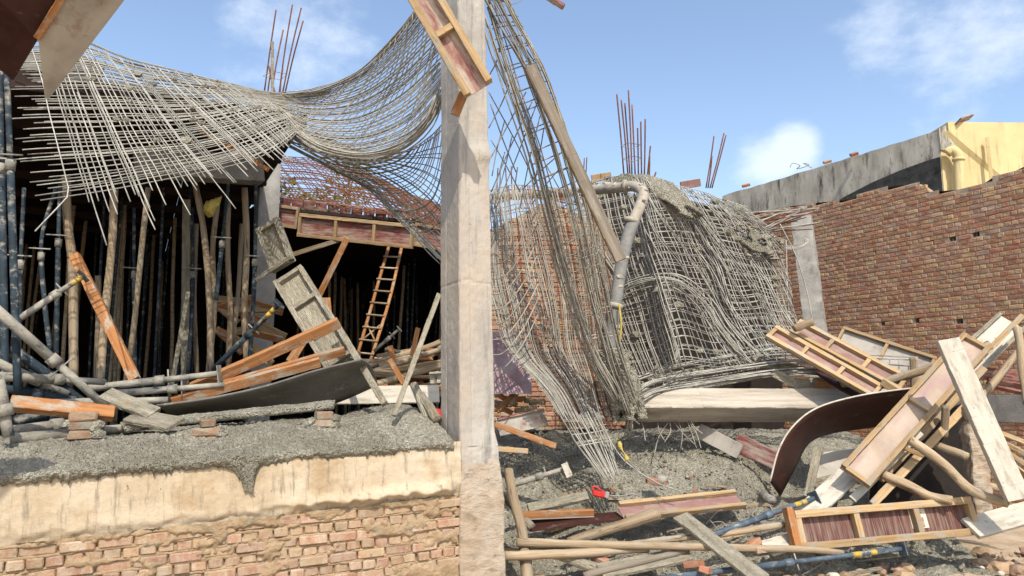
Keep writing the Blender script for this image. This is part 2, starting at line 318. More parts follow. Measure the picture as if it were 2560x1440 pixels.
M_cream = material('cream_wall_paint', [(.3, (.50, .39, .19)), (.6, (.58, .47, .245)), (.8, (.60, .51, .30))], 1.2, bump=.2, var=0, splash=((.27, .235, .155), .55, .72, 2.6, (2.5, 2.5, .22)), splash2=((.16, .14, .10), .66, .74, 5, (2, 2, .3)))
M_parapet = material('mouldy_concrete', [(.3, (.21, .19, .155)), (.5, (.38, .35, .29)), (.7, (.50, .47, .40))], 1.3, stretch=(1.6, 1.6, .7), bump=.5, bscale=8, var=0, splash=((.065, .06, .048), .52, .66, 2.2, (1.5, 1.5, .35)), splash2=((.10, .095, .08), .60, .70, 9, (1, 1, 1)))
M_black = material('black_render', [(.3, (.02, .02, .018)), (.6, (.05, .05, .045)), (.8, (.10, .10, .09))], 5, bump=.6, bscale=12, var=0)
M_soil = material('dusty_soil', [(.3, (.31, .225, .145)), (.5, (.44, .335, .225)), (.7, (.52, .42, .305))], 2.2, bump=.8, bscale=22, var=0, detail=12, splash=((.29, .25, .185), .54, .68, 2.6, (1, 1, 1)), dist=.03)
M_stone = material('rubble_stone', [(.3, (.25, .15, .09)), (.5, (.36, .245, .155)), (.7, (.44, .33, .23))], 8, bump=.6, bscale=30, var=.3, hue=.015, island=True)
M_pale = material('pale_stone', [(.3, (.45, .40, .32)), (.7, (.56, .52, .44))], 8, bump=.5, bscale=30, var=.1)
M_pipe = material('dusty_pipe', [(.3, (.26, .23, .18)), (.6, (.36, .325, .265))], 6, bump=.3, var=0, rough=.7, splash=((.15, .135, .115), .53, .64, 5, (1, 1, 1)), splash2=((.40, .37, .30), .58, .66, 9, (1, 1, 1)))
M_hose = material('grey_rubber_hose', [(.3, (.14, .14, .135)), (.6, (.22, .215, .20)), (.8, (.33, .31, .28))], 9, bump=.5, bscale=30, var=0, rough=.8)
M_yellow = material('yellow_cloth', [(.3, (.33, .25, .05)), (.7, (.48, .39, .10))], 9, bump=.4, var=.1)
M_red = material('red_plastic', [(.3, (.40, .02, .02)), (.7, (.55, .05, .04))], 7, bump=.05, var=.1, rough=.4, splash=((.45, .40, .34), .62, .70, 14, (1, 1, 1)))
M_shadedark = material('shade_black_brick', [(.3, (.010, .008, .007)), (.6, (.022, .016, .013))], 5, bump=.4, var=0)  # near-black colour puts deep shade into the interior and backing walls
M_shadesoffit = material('shade_black_soffit', [(.3, (.012, .008, .007)), (.6, (.03, .016, .012))], 5, bump=.2, var=.1)  # deck coloured almost black so its underside reads as shaded
M_leaf = material('tree_leaf', [(.3, (.05, .08, .015)), (.6, (.11, .15, .03)), (.8, (.20, .22, .05))], 3, bump=0, var=.2, island=True)
M_bark = material('tree_bark', [(.3, (.08, .055, .035)), (.7, (.16, .11, .075))], 6, bump=.6, var=.1)
M_paper = material('torn_paper', [(.3, (.50, .44, .36)), (.7, (.62, .56, .47))], 20, bump=.1, var=0)
M_wire = material('thin_wire', [(.3, (.20, .19, .17)), (.7, (.30, .28, .25))], 9, bump=0, var=.2)
# ================================================================== SETTING
def grid_ground():
    xs = [-400, -120, -40, -15] + [-8+.35*i for i in range(58)] + [15, 40, 120, 400]; ys = [-60, -10, 3] + [5+.25*i for i in range(52)] + [20, 26, 40, 90, 250, 900]
    vs = []; fs = []
    for y in ys:
        for x in xs:
            p = Vector((x, y, 0)); near = 1 if (-8 < x < 12 and 4 < y < 19) else 0
            vs.append(Vector((x, y, near*(.04*noise.noise(p*.9)+.025*noise.noise(p*2.7)))))
    n = len(xs)
    for j in range(len(ys)-1):
        for i in range(n-1): fs.append((j*n+i, j*n+i+1, (j+1)*n+i+1, (j+1)*n+i))
    return tag(mobj('ground', vs, fs, M_soil, smooth=True), kind='structure')
grid_ground()
def smooth(a, b, x): x = max(0, min(1, (x-a)/(b-a))); return x*x*(3-2*x)
# ---- brick work -------------------------------------------------------------
def brickmesh(L, H, Dp, mat, seed):
    random.seed(seed); me = boxdata(-L/2, L/2, 0, Dp, 0, H, .009, .003); me.materials.append(mat); return me
def brick_wall(root, x0, x1, z0, ztop, own, red, yel, joint, holes=(), yel_h=.5, yel_s=.08, pitch=.085, Ls=.245, irregular=.006, proud=.0, seedv=1, stuff=True, skip=None, base=.006, jd=.012):
    var = {}
    for kind, L in (('s', Ls-.013), ('h', Ls/2-.012)):
        for c, m in (('r', red), ('y', yel)):
            var[kind+c] = [brickmesh(L, pitch-.013, .07, m, 10+i*7+seedv) for i in range(3)]
    random.seed(seedv*13+5)
    rest_v, rest_f, rest_m = [], [], []; cnt = 0
    nrow = int((6.6-z0)/pitch); cells = []
    for r in range(nrow):
        z = z0+r*pitch; hd = r % 2 == 1; step = Ls/2 if hd else Ls; x = x0 + (Ls/4 if hd else 0) + random.uniform(-.02, .02)
        while x < x1:
            xc = x+step/2; x += step
            if z+pitch > ztop(xc)+random.uniform(-.01, .03): continue
            if any(abs(xc-hx) < hw and abs(z+.04-hz) < .043 for hx, hz, hw in holes): continue
            if skip and skip(xc, z): continue
            yl = random.random() < (yel_h if hd else yel_s); key = ('h' if hd else 's')+('y' if yl else 'r')
            me = random.choice(var[key]); off = Vector((xc+random.uniform(-.004, .004), -random.uniform(0, irregular)*2-base-proud, z+random.uniform(-.004, .004)+.012*noise.noise(Vector((xc*.8, z*.6, seedv)))))
            rot = random.uniform(-.02, .02)
            if own(xc, z) and cnt < 300:
                M = Matrix.Translation(off) @ Matrix.Rotation(rot, 4, 'Y'); dobj('brick', me, root, M); cnt += 1
            elif stuff:
                b = len(rest_v); cs, sn = math.cos(rot), math.sin(rot)
                for v in me.vertices: rest_v.append((off.x+v.co.x*cs+v.co.z*sn, off.y+v.co.y, off.z-v.co.x*sn+v.co.z*cs))
                for p in me.polygons: rest_f.append(tuple(b+i for i in p.vertices)); rest_m.append(1 if yl else 0)
    if rest_v:
        o = mobj('brickwork', rest_v, rest_f, None, root, mats=[red, yel], mi=rest_m); o['kind'] = 'stuff'
    # recessed joint surface with true pockets where bricks were left out
    vs, fs = [], []
    cw = Ls/4; nx = int((x1-x0)/cw)+1
    def quad(a, b, c, d):
        k = len(vs); vs.extend([a, b, c, d]); fs.append((k, k+1, k+2, k+3))
    for r in range(nrow):
        z = z0+r*pitch
        for i in range(nx):
            x = x0+i*cw
            if z+pitch > ztop(x+cw/2)+.03: continue
            if any(abs(x+cw/2-hx) < hw and abs(z+.04-hz) < .043 for hx, hz, hw in holes):
                y = .22
                quad((x, y, z), (x+cw, y, z), (x+cw, y, z+pitch), (x, y, z+pitch))
                quad((x, jd, z), (x+cw, jd, z), (x+cw, y, z), (x, y, z)); quad((x, y, z+pitch), (x+cw, y, z+pitch), (x+cw, jd, z+pitch), (x, jd, z+pitch))
                quad((x, jd, z), (x, y, z), (x, y, z+pitch), (x, jd, z+pitch)); quad((x+cw, y, z), (x+cw, jd, z), (x+cw, jd, z+pitch), (x+cw, y, z+pitch))
            else: quad((x, jd, z), (x+cw, jd, z), (x+cw, jd, z+pitch), (x, jd, z+pitch))
    # top and back so that the wall is solid
    seg = [(x0+i*cw*4, ztop(x0+i*cw*4)) for i in range(int((x1-x0)/(cw*4))+1)]
    for (xa, za), (xb, zb) in zip(seg, seg[1:]):
        quad((xa, jd, za), (xb, jd, zb), (xb, .235, zb), (xa, .235, za)); quad((xb, .235, z0), (xa, .235, z0), (xa, .235, za), (xb, .235, zb))
    mobj('joint_mortar', vs, fs, joint, root)
# ---- near wall --------------------------------------------------------------
MW = Matrix.Rotation(A27, 4, 'Z'); MW.translation = WA
MT = MW @ Matrix.Rotation(-math.radians(2.2), 4, 'Y')
wall = empty('low_front_wall', MT, 'low pale brick wall with plastered top band in the left foreground', 'wall')
brick_wall(wall, -3.0, 1.86, .02, lambda x: .985, lambda x, z: z > .25, M_brickn, M_brickn, M_joint, irregular=.014, proud=.002, seedv=3, stuff=True, pitch=.0865)
# squeezed-out joint mortar between the near bricks, as rough ribs
def ribs():
    vs, fs = [], []; n = 230
    for r in range(3, 12):
        z = .02+r*.0865-.007; base = len(vs)
        for i in range(n+1):
            x = -3.0+4.84*i/n; p = Vector((x*7, r*3.3, 0)); a = noise.noise(p)+.5*noise.noise(p*3.1)
            d = -.014-.024*max(0, a); hh = .010+.022*max(0, noise.noise(p*1.7+Vector((9, 0, 0)))+.2); dz = .006*noise.noise(p*2.3)
            vs += [(x, .02, z-hh+dz), (x, d*.8, z-hh*.8+dz), (x, d, z+dz), (x, d*.7, z+hh*.9+dz), (x, .02, z+hh+dz)]
        for i in range(n):
            for k in range(4): fs.append((base+i*5+k, base+(i+1)*5+k, base+(i+1)*5+k+1, base+i*5+k+1))
    return mobj('squeezed_mortar', vs, fs, M_joint, wall, smooth=True)
ribs()
def smear():
    vs, fs = [], []; nx, nz = 330, 60
    for i in range(nx+1):
        t = -3.0+4.85*i/nx
        for j in range(nz+1):
            z = .25+.74*j/nz; p = Vector((t, 0, z)); n_ = noise.noise(Vector((t*2.6, 4, z*7)))+.6*noise.noise(Vector((t*7, 1, z*13)))+.35*noise.noise(p*31)
            n_ += .15+.35*smooth(1.0, 1.8, t)+.2*smooth(.45, .3, z)+.35*smooth(.88, .98, z)
            vs.append((t, .012-.052*smooth(.05, .75, n_)-.006*noise.noise(p*45), z))
    m = nz+1
    for i in range(nx):
        for j in range(nz): fs.append((i*m+j, (i+1)*m+j, (i+1)*m+j+1, i*m+j+1))
    mobj('smeared_mortar', vs, fs, M_joint, wall, smooth=True)
smear()
def band():
    vs, fs = [], []; nx, nz = 300, 46; t0, t1 = -3.2, 1.9
    for i in range(nx+1):
        t = t0+(t1-t0)*i/nx
        zb = .965+.028*noise.noise(Vector((t*4.5, 0, 1)))+.016*noise.noise(Vector((t*15, 2, 1)))
        if -.12 < t < .02: zb += .03
        for j in range(nz+1):
            q = j/nz; z = zb+(1.475-zb)*q; p = Vector((t, 0, z))
            y = -.030-.006*noise.noise(p*5)-.003*noise.noise(p*19)
            k = smooth(.25, .7, t)*smooth(1.86, 1.75, t)*math.exp(-((z-1.045-.02*noise.noise(Vector((t*2.5, 5, 0))))/.06)**2)
            y -= k*(.055+.03*noise.noise(Vector((t*6+z*5, 1, z*3)))+.012*noise.noise(Vector((t*14+z*16, 1, z*4))))
            y -= smooth(.05, .18, t)*.012 - .012*max(0, noise.noise(p*9+Vector((3, 3, 3))))*smooth(.1, .4, t)
            e_ = q*.5/(.10+.05*noise.noise(Vector((t*6, 7, 7)))); y = .004+(y-.004)*smooth(0, 1, e_+.35*noise.noise(p*12))
            if j == 0: y = .01
            vs.append((t, y, z))
    m = nz+1
    for i in range(nx):
        for j in range(nz): fs.append((i*m+j, (i+1)*m+j, (i+1)*m+j+1, i*m+j+1))
    mobj('plaster_band', vs, fs, M_plaster, wall, smooth=True)
    me = boxdata(-3.2, 1.86, .0, .42, .96, 1.47, 0); me.materials.append(M_plaster); dobj('wall_core', me, wall)
band()
# ---- spilled concrete on the near wall -------------------------------------
def ledge():
    vs, fs = [], []; nx, ny = 620, 120; t0, t1 = -3.3, 1.83
    for i in range(nx+1):
        t = t0+(t1-t0)*i/nx
        drip = 1.415+.03*noise.noise(Vector((t*3, 0, 4)))+.022*noise.noise(Vector((t*11, 0, 4)))+.014*noise.noise(Vector((t*31, 0, 4)))
        tong = .75*math.exp(-((t-.03)/.045)**4)+.42*math.exp(-((t-.02)/.12)**4)
        drip -= .20*tong*(1+.8*noise.noise(Vector((t*21, 1, 1))))+.07*max(0, noise.noise(Vector((t*34, 2, 4)))-.12)+.05*max(0, noise.noise(Vector((t*60, 8, 4)))-.2)
        for j in range(ny+1):
            q = j/ny
            if q < .22:
                k = q/.22; z = drip+(1.49-drip)*k; s = -.042-.035*math.sin(k*math.pi*.8)-(.012)*tong; nrm = Vector((0, -1, .3))
            else:
                k = (q-.22)/.78; s = -.05+2.6*k**1.5
                z = 1.49+.19*smooth(-.1, .55, s)+.10*smooth(.9, 1.7, t)*smooth(.1, .9, s)-.02*smooth(-.9, -1.8, t)
                z -= .35*smooth(1.5, 2.5, s); z += .035*noise.noise(Vector((t*1.7, s*1.7, 0))); nrm = Vector((0, -.25, 1))
            p = Vector((t, s, z)); a = .034 if j > 0 else .006
            if q < .22: a *= .4+.6*q/.22
            vs.append(p+nrm*(lumps(p, 11)*a))
    m = ny+1
    for i in range(nx):
        for j in range(ny): fs.append((i*m+j, (i+1)*m+j, (i+1)*m+j+1, i*m+j+1))
    o = mobj('spilled_concrete', vs, fs, M_mortar, None, True, MT)
    return tag(o, 'lumpy wet grey concrete spilled over the top of the low front wall', 'concrete', kind='stuff')
ledge()
# ---- columns -----------------------------------------------------------------
def loft(name, secs, mat, nz=70, m=10, amp=.006, parent=None, M=None, marks=None, **kw):
    """secs: (z, t0, t1, s0, s1) rectangles in a local frame"""
    vs, fs = [], []
    def at(z):
        for a, b in zip(secs, secs[1:]):
            if a[0] <= z <= b[0]:
                k = (z-a[0])/(b[0]-a[0]); return [a[i]+(b[i]-a[i])*k for i in range(5)]
        return secs[-1]
    za, zb = secs[0][0], secs[-1][0]; zz = sorted([za+(zb-za)*i/nz for i in range(nz+1)] + [s[0] for s in secs[1:-1]])
    for z in zz:
        _, t0, t1, s0, s1 = at(z)
        cs = [(t0, s0), (t1, s0), (t1, s1), (t0, s1)]
        for e in range(4):
            a, b = cs[e], cs[(e+1) % 4]
            for k in range(m):
                f = k/m
                if k == 0: f = 0
                x, y = a[0]+(b[0]-a[0])*f, a[1]+(b[1]-a[1])*f
                p = Vector((x, y, z)); c = Vector(((t0+t1)/2, (s0+s1)/2, z)); out_ = (p-c).normalized()
                h = amp*(noise.noise(p*5)+.5*noise.noise(p*17))
                if marks: h += marks(e, f, z, p)
                if k == 0: h -= .008+.012*max(0, noise.noise(Vector((e*5, 1, z*8))))
                vs.append(p+out_*h)
    n = 4*m
    for i in range(len(zz)-1):
        for k in range(n): fs.append((i*n+k, i*n+(k+1) % n, (i+1)*n+(k+1) % n, (i+1)*n+k))
    fs.append(tuple(range((len(zz)-1)*n, len(zz)*n)))
    o = mobj(name, vs, fs, mat, parent, False, M)
    return tag(o, **kw)
def colmarks(e, f, z, p):
    h = 0
    zc = 3.05+.03*noise.noise(Vector((p.x*6, p.y*6, 2)))
    h -= .005*math.exp(-((z-zc)/.015)**2)
    if e == 0: h += .035*smooth(.15, .6, f)*smooth(4.28, 4.62, z)*0 + .04*smooth(.2, .8, f)*math.exp(-((z-4.36)/.09)**2)
    h -= .006*math.exp(-((f-.34)/.02)**2)*(1 if z > 1.5 else 0)
    if z < 1.5: h += .014*noise.noise(p*7)+.008*noise.noise(p*22)
    return h
col = loft('concrete_column', [(-.1, 1.86, 2.30, -.035, .50), (1.02, 1.86, 2.29, -.035, .50), (1.10, 1.86, 2.275, -.028, .50), (1.50, 1.855, 2.255, -.012, .50), (1.62, 1.855, 2.225, 0, .50), (3.2, 1.83, 2.18, 0, .50), (5.0, 1.815, 2.13, .01, .51), (6.9, 1.77, 2.07, .02, .52)], M_column, 300, 24, .007, M=MW, marks=colmarks, label='tall pale concrete column standing in the middle foreground at the wall end', cat='column')
loft('plaster_base', [(-.1, 1.845, 2.315, -.05, .49), (1.0, 1.845, 2.305, -.05, .49), (1.16, 1.848, 2.285, -.04, .49), (1.34, 1.858, 2.262, -.016, .49), (1.46, 1.868, 2.24, .004, .49)], M_tanbase, 110, 24, .011, parent=col)
# ---- right brick wall ----------------------------------------------------------
Q0 = Vector((8.5, 12.7, 0)); nWl = Vector((-U.x, -U.y, 0))
MR = Matrix.Rotation(math.radians(-63), 4, 'Z'); MR.translation = Q0; MRi = MR.inverted()
rw = empty('tall_brick_wall', MR, 'tall weathered red and yellow brick wall along the right side', 'wall')
prof = []
for (x, y) in ((1900, 530), (1960, 518), (2050, 506), (2140, 497), (2146, 482), (2230, 466), (2300, 458), (2316, 455), (2320, 480), (2400, 474), (2478, 456), (2482, 440), (2530, 432), (2560, 416), (2720, 370)):
    q = MRi @ hit(x, y, Q0, nWl); prof.append((q.x, q.z))
def rtop(x):
    if x <= prof[0][0]: return prof[0][1]
    for (a, b), (c, d) in zip(prof, prof[1:]):
        if a <= x <= c: return b+(d-b)*(x-a)/(c-a)
    return prof[-1][1]
holes = []
for (x, y) in ((2062, 652), (2180, 631), (2326, 604), (2381, 594), (2438, 583), (2297, 803), (2401, 803), (2208, 812)):
    q = MRi @ hit(x, y, Q0, nWl); holes.append((round(q.x/.06125)*.06125, math.floor(q.z/.085)*.085+.04, .062))
brick_wall(rw, -9.0, 1.4, 0, rtop, lambda x, z: -1.45 < x < .42 and 3.55 < z, M_brickr, M_bricky, M_jointd, holes, yel_h=.45, yel_s=.12, seedv=5, skip=lambda x, z: 1.5 < z+.04 < 1.95, base=.001, jd=.006, irregular=.004)
me = boxdata(-9.0, 1.4, -.02, .2, 1.49, 1.95, .004); me.materials.append(M_concrete); dobj('plinth_beam', me, rw)
# right-hand pilaster leaning in front of the wall
lp = loft('leaning_concrete_column', [(0, -.2, .2, -.15, .15), (1.8, -.2, .2, -.15, .15), (5.2, -.2, .2, -.15, .15)], M_concrete, 40, 6, .006, label='grey concrete column against the far end of the tall brick wall', cat='column')
b0, b1 = P(2050, 905, 13.9), P(2003, 540, 14.4)
Mx, L_ = frame(b0, b1, face=(-.5, -.85, 0)); lp.matrix_basis = Mx @ Matrix(((0, 0, 1, 0), (1, 0, 0, 0), (0, 1, 0, 0), (0, 0, 0, 1))) @ Matrix.Diagonal((.95, .95, L_/5.2, 1))
# ---- yellow building behind -----------------------------------------------------
def quadbox(name, pts, back, mat, parent=None, **kw):
    """polygon outline extruded along a vector"""
    n = len(pts); vs = [Vector(p) for p in pts]+[Vector(p)+back for p in pts]
    fs = [tuple(range(n)), tuple(range(2*n-1, n-1, -1))]+[(i, n+i, n+(i+1) % n, (i+1) % n) for i in range(n)]
    o = mobj(name, vs, fs, mat, parent); bm = bmesh.new(); bm.from_mesh(o.data); bmesh.ops.recalc_face_normals(bm, faces=bm.faces); bm.to_mesh(o.data); bm.free()
    return tag(o, **kw)
yb = empty('yellow_building', None, 'cream yellow building with mouldy grey parapet rising behind the brick wall', 'building')
yc = P(2345, 330, 20); yc.z = 0
def on(p, z): return Vector((p.x, p.y, z))
zc = P(2345, 328, 20).z; far = yc+V*8.6; farz = zc+.2
zd = P(2345, 392, 20).z
def strip(a, b, ztops, zb, thick, name, mat, nseg=24, rag=.06):
    vs, fs = [], []
    for i in range(nseg+1):
        k = i/nseg; p = a+(b-a)*k; zt = ztops[0]+(ztops[1]-ztops[0])*k+rag*noise.noise(Vector((k*14, 3, thick.x)))
        z0 = zb(k) if callable(zb) else zb
        for pp in (p, p+thick):
            vs += [on(pp, z0), on(pp, zt)]
    for i in range(nseg):
        k = i*4
        fs += [(k, k+1, k+5, k+4), (k+2, k+6, k+7, k+3), (k+1, k+3, k+7, k+5), (k, k+4, k+6, k+2)]
    fs += [(0, 2, 3, 1), (nseg*4, nseg*4+1, nseg*4+3, nseg*4+2)]
    return mobj(name, vs, fs, mat, yb)
strip(yc, far, (zc, farz), 4.4, U*.3, 'parapet', M_parapet)
def patch():
    pts = []
    for k, (s_, z_) in enumerate(((.0, zd), (.5, zd-.02), (1.2, zd-.08), (2.2, zd-.2), (3.2, zd-.38), (4.2, zd-.75), (4.8, zd-1.2), (5.1, zd-1.8))): pts.append(on(yc+V*s_-U*.012, z_+.05*noise.noise(Vector((s_*3, 1, 1)))))
    pts += [on(yc+V*5.1-U*.012, 4.6), on(yc-U*.012, 4.6)]
    quadbox('black_patch', pts, U*.01, M_black, yb)  # near-black patch, its top edge dropping towards the far end
patch()
fx = Vector((1, .06, 0))
zy = P(2375, 308, 20.0).z
ya = P(2372, 330, 19.9); ya.z = 0
quadbox('front_wall', [on(yc+V*-.0+Vector((.02, -.02, 0)), 3), on(yc+Vector((.02, -.02, 0)), zc-.03), on(ya, zc-.03), on(ya, zy), on(ya+fx*7, zy+.1), on(ya+fx*7, 3)], Vector((0, 1.2, 0)), M_cream, yb)
quadbox('corner_block', [on(yc+Vector((.0, -.06, 0)), zc-.55), on(yc+Vector((.0, -.06, 0)), zc+.06), on(yc+Vector((.33, -.02, 0)), zy-.01), on(yc+Vector((.45, -.02, 0)), zc-.72)], Vector((0, .5, 0)), M_parapet, yb)
yp = P(2472, 350, 19.8); beam('groove_shadow_strip', P(2468, 342, 19.78), P(2482, 480, 19.78), .09, .06, M_cream, yb)  # added raised strip in place of a groove's shadow line
dp = [P(2367, 383, 19.8), P(2378, 376, 19.75), P(2390, 381, 19.7), P(2396, 398, 19.7), P(2398, 440, 19.7), P(2400, 520, 19.7)]
tube('downpipe', path(dp, 22), .13, M_cream, 12, yb)
tube('pipe_socket', [P(2396, 396, 19.7), P(2396.5, 402, 19.7)], .16, M_cream, 12, yb)
beam('loose_board', P(2395, 303, 19.8), P(2428, 292, 20.2), .22, .04, M_redply, label='reddish board lying on the roof edge of the yellow building', cat='board', roll=60)
tube('wire_coil', path([P(1975, 418, 24.5), P(1982, 408, 24.5), P(2000, 414, 24.4), P(1992, 422, 24.6), P(2010, 418, 24.5), P(2022, 412, 24.5), P(2008, 408, 24.4), P(2030, 420, 24.5)], 40), .014, M_wire, 5, label='loose coil of thin wire on the mouldy parapet', cat='wire')
for k, (x, y, wd) in enumerate(((1865, 465, .28), (2068, 406, .22), (2135, 387, .2))):
    beam('parapet_brick', P(x-9, y+1, 26.2-k*2), P(x+9, y-4, 26.2-k*2), .09, .12, M_brickr, roll=20, label='loose red brick on the mouldy parapet, %s' % ('farthest left', 'middle one', 'nearest the yellow wall')[k], cat='brick', group='bricks on the parapet')
# ---- roof deck and dark interior ---------------------------------------------------
DE = Vector((-5.23, 8.2, 0))
MD = Matrix.Rotation(A27, 4, 'Z'); MD.translation = DE
deck = empty('roof_formwork', MD, 'dark plywood roof formwork over the shaded interior on the left', 'formwork')
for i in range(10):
    me = boxdata(-10.2+i*1.3, -10.2+i*1.3+1.29, .10, 25, 5.60, 5.66, .003); me.materials.append(M_shadesoffit); dobj('ply_panel', me, deck)
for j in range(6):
    me = boxdata(-8.0, 2.75, 1.6+j*1.4, 1.7+j*1.4, 5.46, 5.595, .003); me.materials.append(M_shadesoffit); dobj('joist', me, deck)
me = boxdata(-5, 2.8, .02, .09, 5.42, 5.67, .003); me.materials.append(M_shadesoffit); dobj('edge_board', me, deck)
# fl = floor inside
tag(mobj('interior_floor', [W(-9, .4, 1.36), W(1.9, .4, 1.36), W(1.9, 4, 1.36), Vector((2.0, 13, 1.36)), Vector((3, 25, 1.36)), W(-14, 19, 1.36)], [(0, 1, 2, 3, 4, 5)], M_shadedark), kind='structure')
def slab(name, pts, th, mat, parent=None, **kw): return quadbox(name, pts, Vector((0, 0, th)), mat, parent, **kw)
slab('rear_roof_deck', [P(640, 520, 13.6), P(1215, 575, 13.2), Vector((3.2, 25, 5.45)), Vector((-14, 25, 5.6))], .06, M_shadesoffit, label='dark rear roof deck above the middle opening', cat='roof deck')
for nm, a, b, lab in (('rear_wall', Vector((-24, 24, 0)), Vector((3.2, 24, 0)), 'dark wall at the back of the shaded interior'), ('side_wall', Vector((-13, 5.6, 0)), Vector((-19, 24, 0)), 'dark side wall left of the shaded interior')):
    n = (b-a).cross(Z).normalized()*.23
    quadbox(nm, [a, b, b+Z*5.59, a+Z*5.59], n, M_shadedark, label=lab, cat='wall')
quadbox('partition_wall', [Vector((1.2, 16.0, 0)), Vector((7.6, 17.5, 0)), P(1980, 600, 17.5), P(1860, 540, 17), P(1690, 492, 16.5), P(1500, 478, 16.1), Vector((1.2, 16.0, 4.6))], Vector((-.05, .23, 0)), M_shadedark, label='dark wall behind the collapsed mesh mound', cat='wall')
quadbox('inner_cross_wall', [Vector((3.2, 24, 0)), Vector((3.2, 16.5, 0)), Vector((3.2, 16.5, 5.4)), Vector((3.2, 24, 5.4))], Vector((.2, 0, 0)), M_shadedark, label='dark cross wall between interior and mound', cat='wall')
# back column with beam
bc = P(672, 500, 13); bc.z = 0
loft('concrete_column', [(1.3, -.2, .16, -.2, .2), (6.5, -.2, .16, -.2, .2)], M_concrete, 60, 8, .005, M=Matrix.Translation(bc) @ Matrix.Rotation(A27, 4, 'Z'), label='grey concrete column behind the hanging mesh, net shadow on its front', cat='column')
bm0 = P(652, 428, 10.2); bm1 = P(340, 405, 9.2)
beam('concrete_beam', bm0, bm1, .36, .25, M_concrete, label='grey concrete roof beam under the hanging mesh on the left', cat='beam', face=(.3, -1, 0))
# brick panel behind the curtain of mesh
bw = empty('brown_brick_wall', Matrix.Translation((P(1180, 900, 13.2)*1).xy.to_3d()), 'brown brick wall seen through the hanging mesh curtain', 'wall')
zt = P(1400, 545, 13.2).z
brick_wall(bw, 0, 2.55, .9, lambda x: zt+.35-.55*abs(x-1.4)-.0, lambda x, z: 2.5 < z and .9 < x < 2.35, M_brickr, M_bricky, M_jointd, yel_h=.35, yel_s=.25, seedv=8)
# ---- spilled concrete heap on the right -------------------------------------------
def heapz(x, y):
    k = smooth(7.7, 11.0, y)*1.22+.12
    k += .22*math.exp(-((x-1.3)/.5)**2-((y-9.3)/.6)**2)
    fall = smooth(2.9, 4.0, x)*smooth(12.5, 9.0, y); k = k*(1-fall)+.05*fall
    k -= .28*smooth(.9, -.2, x)*smooth(10.4, 8.6, y)
    edge = smooth(7.25, 7.9, y + .25*noise.noise(Vector((x*1.3, 0, 2)))-.25*smooth(1.2, 2.6, x))
    edge *= 1-smooth(1.3, 2.1, x)*smooth(8.5, 7.95, y)
    return -.4+(k+.4)*edge
def heap():
    vs, fs = [], []; nx, ny = 300, 300; x0, x1, y0, y1 = -.75, 5.6, 6.9, 13.2
    for j in range(ny+1):
        y = y0+(y1-y0)*(j/ny)**1.15
        for i in range(nx+1):
            x = x0+(x1-x0)*i/nx; z = heapz(x, y); p = Vector((x, y, z))
            z += .09*noise.noise(p*1.4)+.05*noise.noise(p*3.3); p.z = z
            vs.append(p+Vector((0, -.4, 1))*(lumps(p, 9.5)*.036))
    m = nx+1
    for j in range(ny):
        for i in range(nx): fs.append((j*m+i, j*m+i+1, (j+1)*m+i+1, (j+1)*m+i))
    return tag(mobj('concrete_heap', vs, fs, M_mortar, smooth=True), 'wide heap of lumpy wet grey concrete under the collapsed mesh', 'concrete', kind='stuff')
heap()
# ---- tree beyond --------------------------------------------------------------------
def tree(name, base, h, r, seed, label, n=2600):
    random.seed(seed); root = empty(name, Matrix.Translation(base), label, 'tree', 'trees beyond the roof')
    top = Vector((0, 0, h)); tube('trunk', path([Vector((0, 0, 0)), Vector((.15, 0, h*.4)), Vector((0, .1, h*.8))], 8), lambda t: .28*(1-.7*t), M_bark, 8, root)
    cl = [(Vector((random.gauss(0, r*.45), random.gauss(0, r*.45), h*.75+random.gauss(0, r*.35))), random.uniform(.35, .7)*r*.5) for _ in range(16)]
    vs, fs = [], []
    for c, q in cl:
        tube('limb', [Vector((.05, .05, h*.5)), (c+Vector((0, 0, h*.5)))/2+Vector((0, 0, .2)), c], lambda t: .09*(1-.7*t), M_bark, 5, root)
        for _ in range(n//16):
            d = Vector((random.gauss(0, 1), random.gauss(0, 1), random.gauss(0, 1))).normalized()*q*random.random()**.4; p = c+d
            a = Vector((random.gauss(0, 1), random.gauss(0, 1), random.gauss(0, 1))).normalized()*.16; b = a.orthogonal().normalized()*.07; k = len(vs)
            vs += [p-a, p+b, p+a, p-b]; fs.append((k, k+1, k+2, k+3))
    mobj('crown', vs, fs, M_leaf, root)
tree('leafy_tree', Vector((-9.9, 34, 0)), 12.0, 3.8, 3, 'leafy tree glimpsed through the rusty mesh beside the back column')
tree('leafy_tree', Vector((-9.6, 38, 0)), 12.4, 3.6, 4, 'leafy tree farther right behind the rusty mesh')
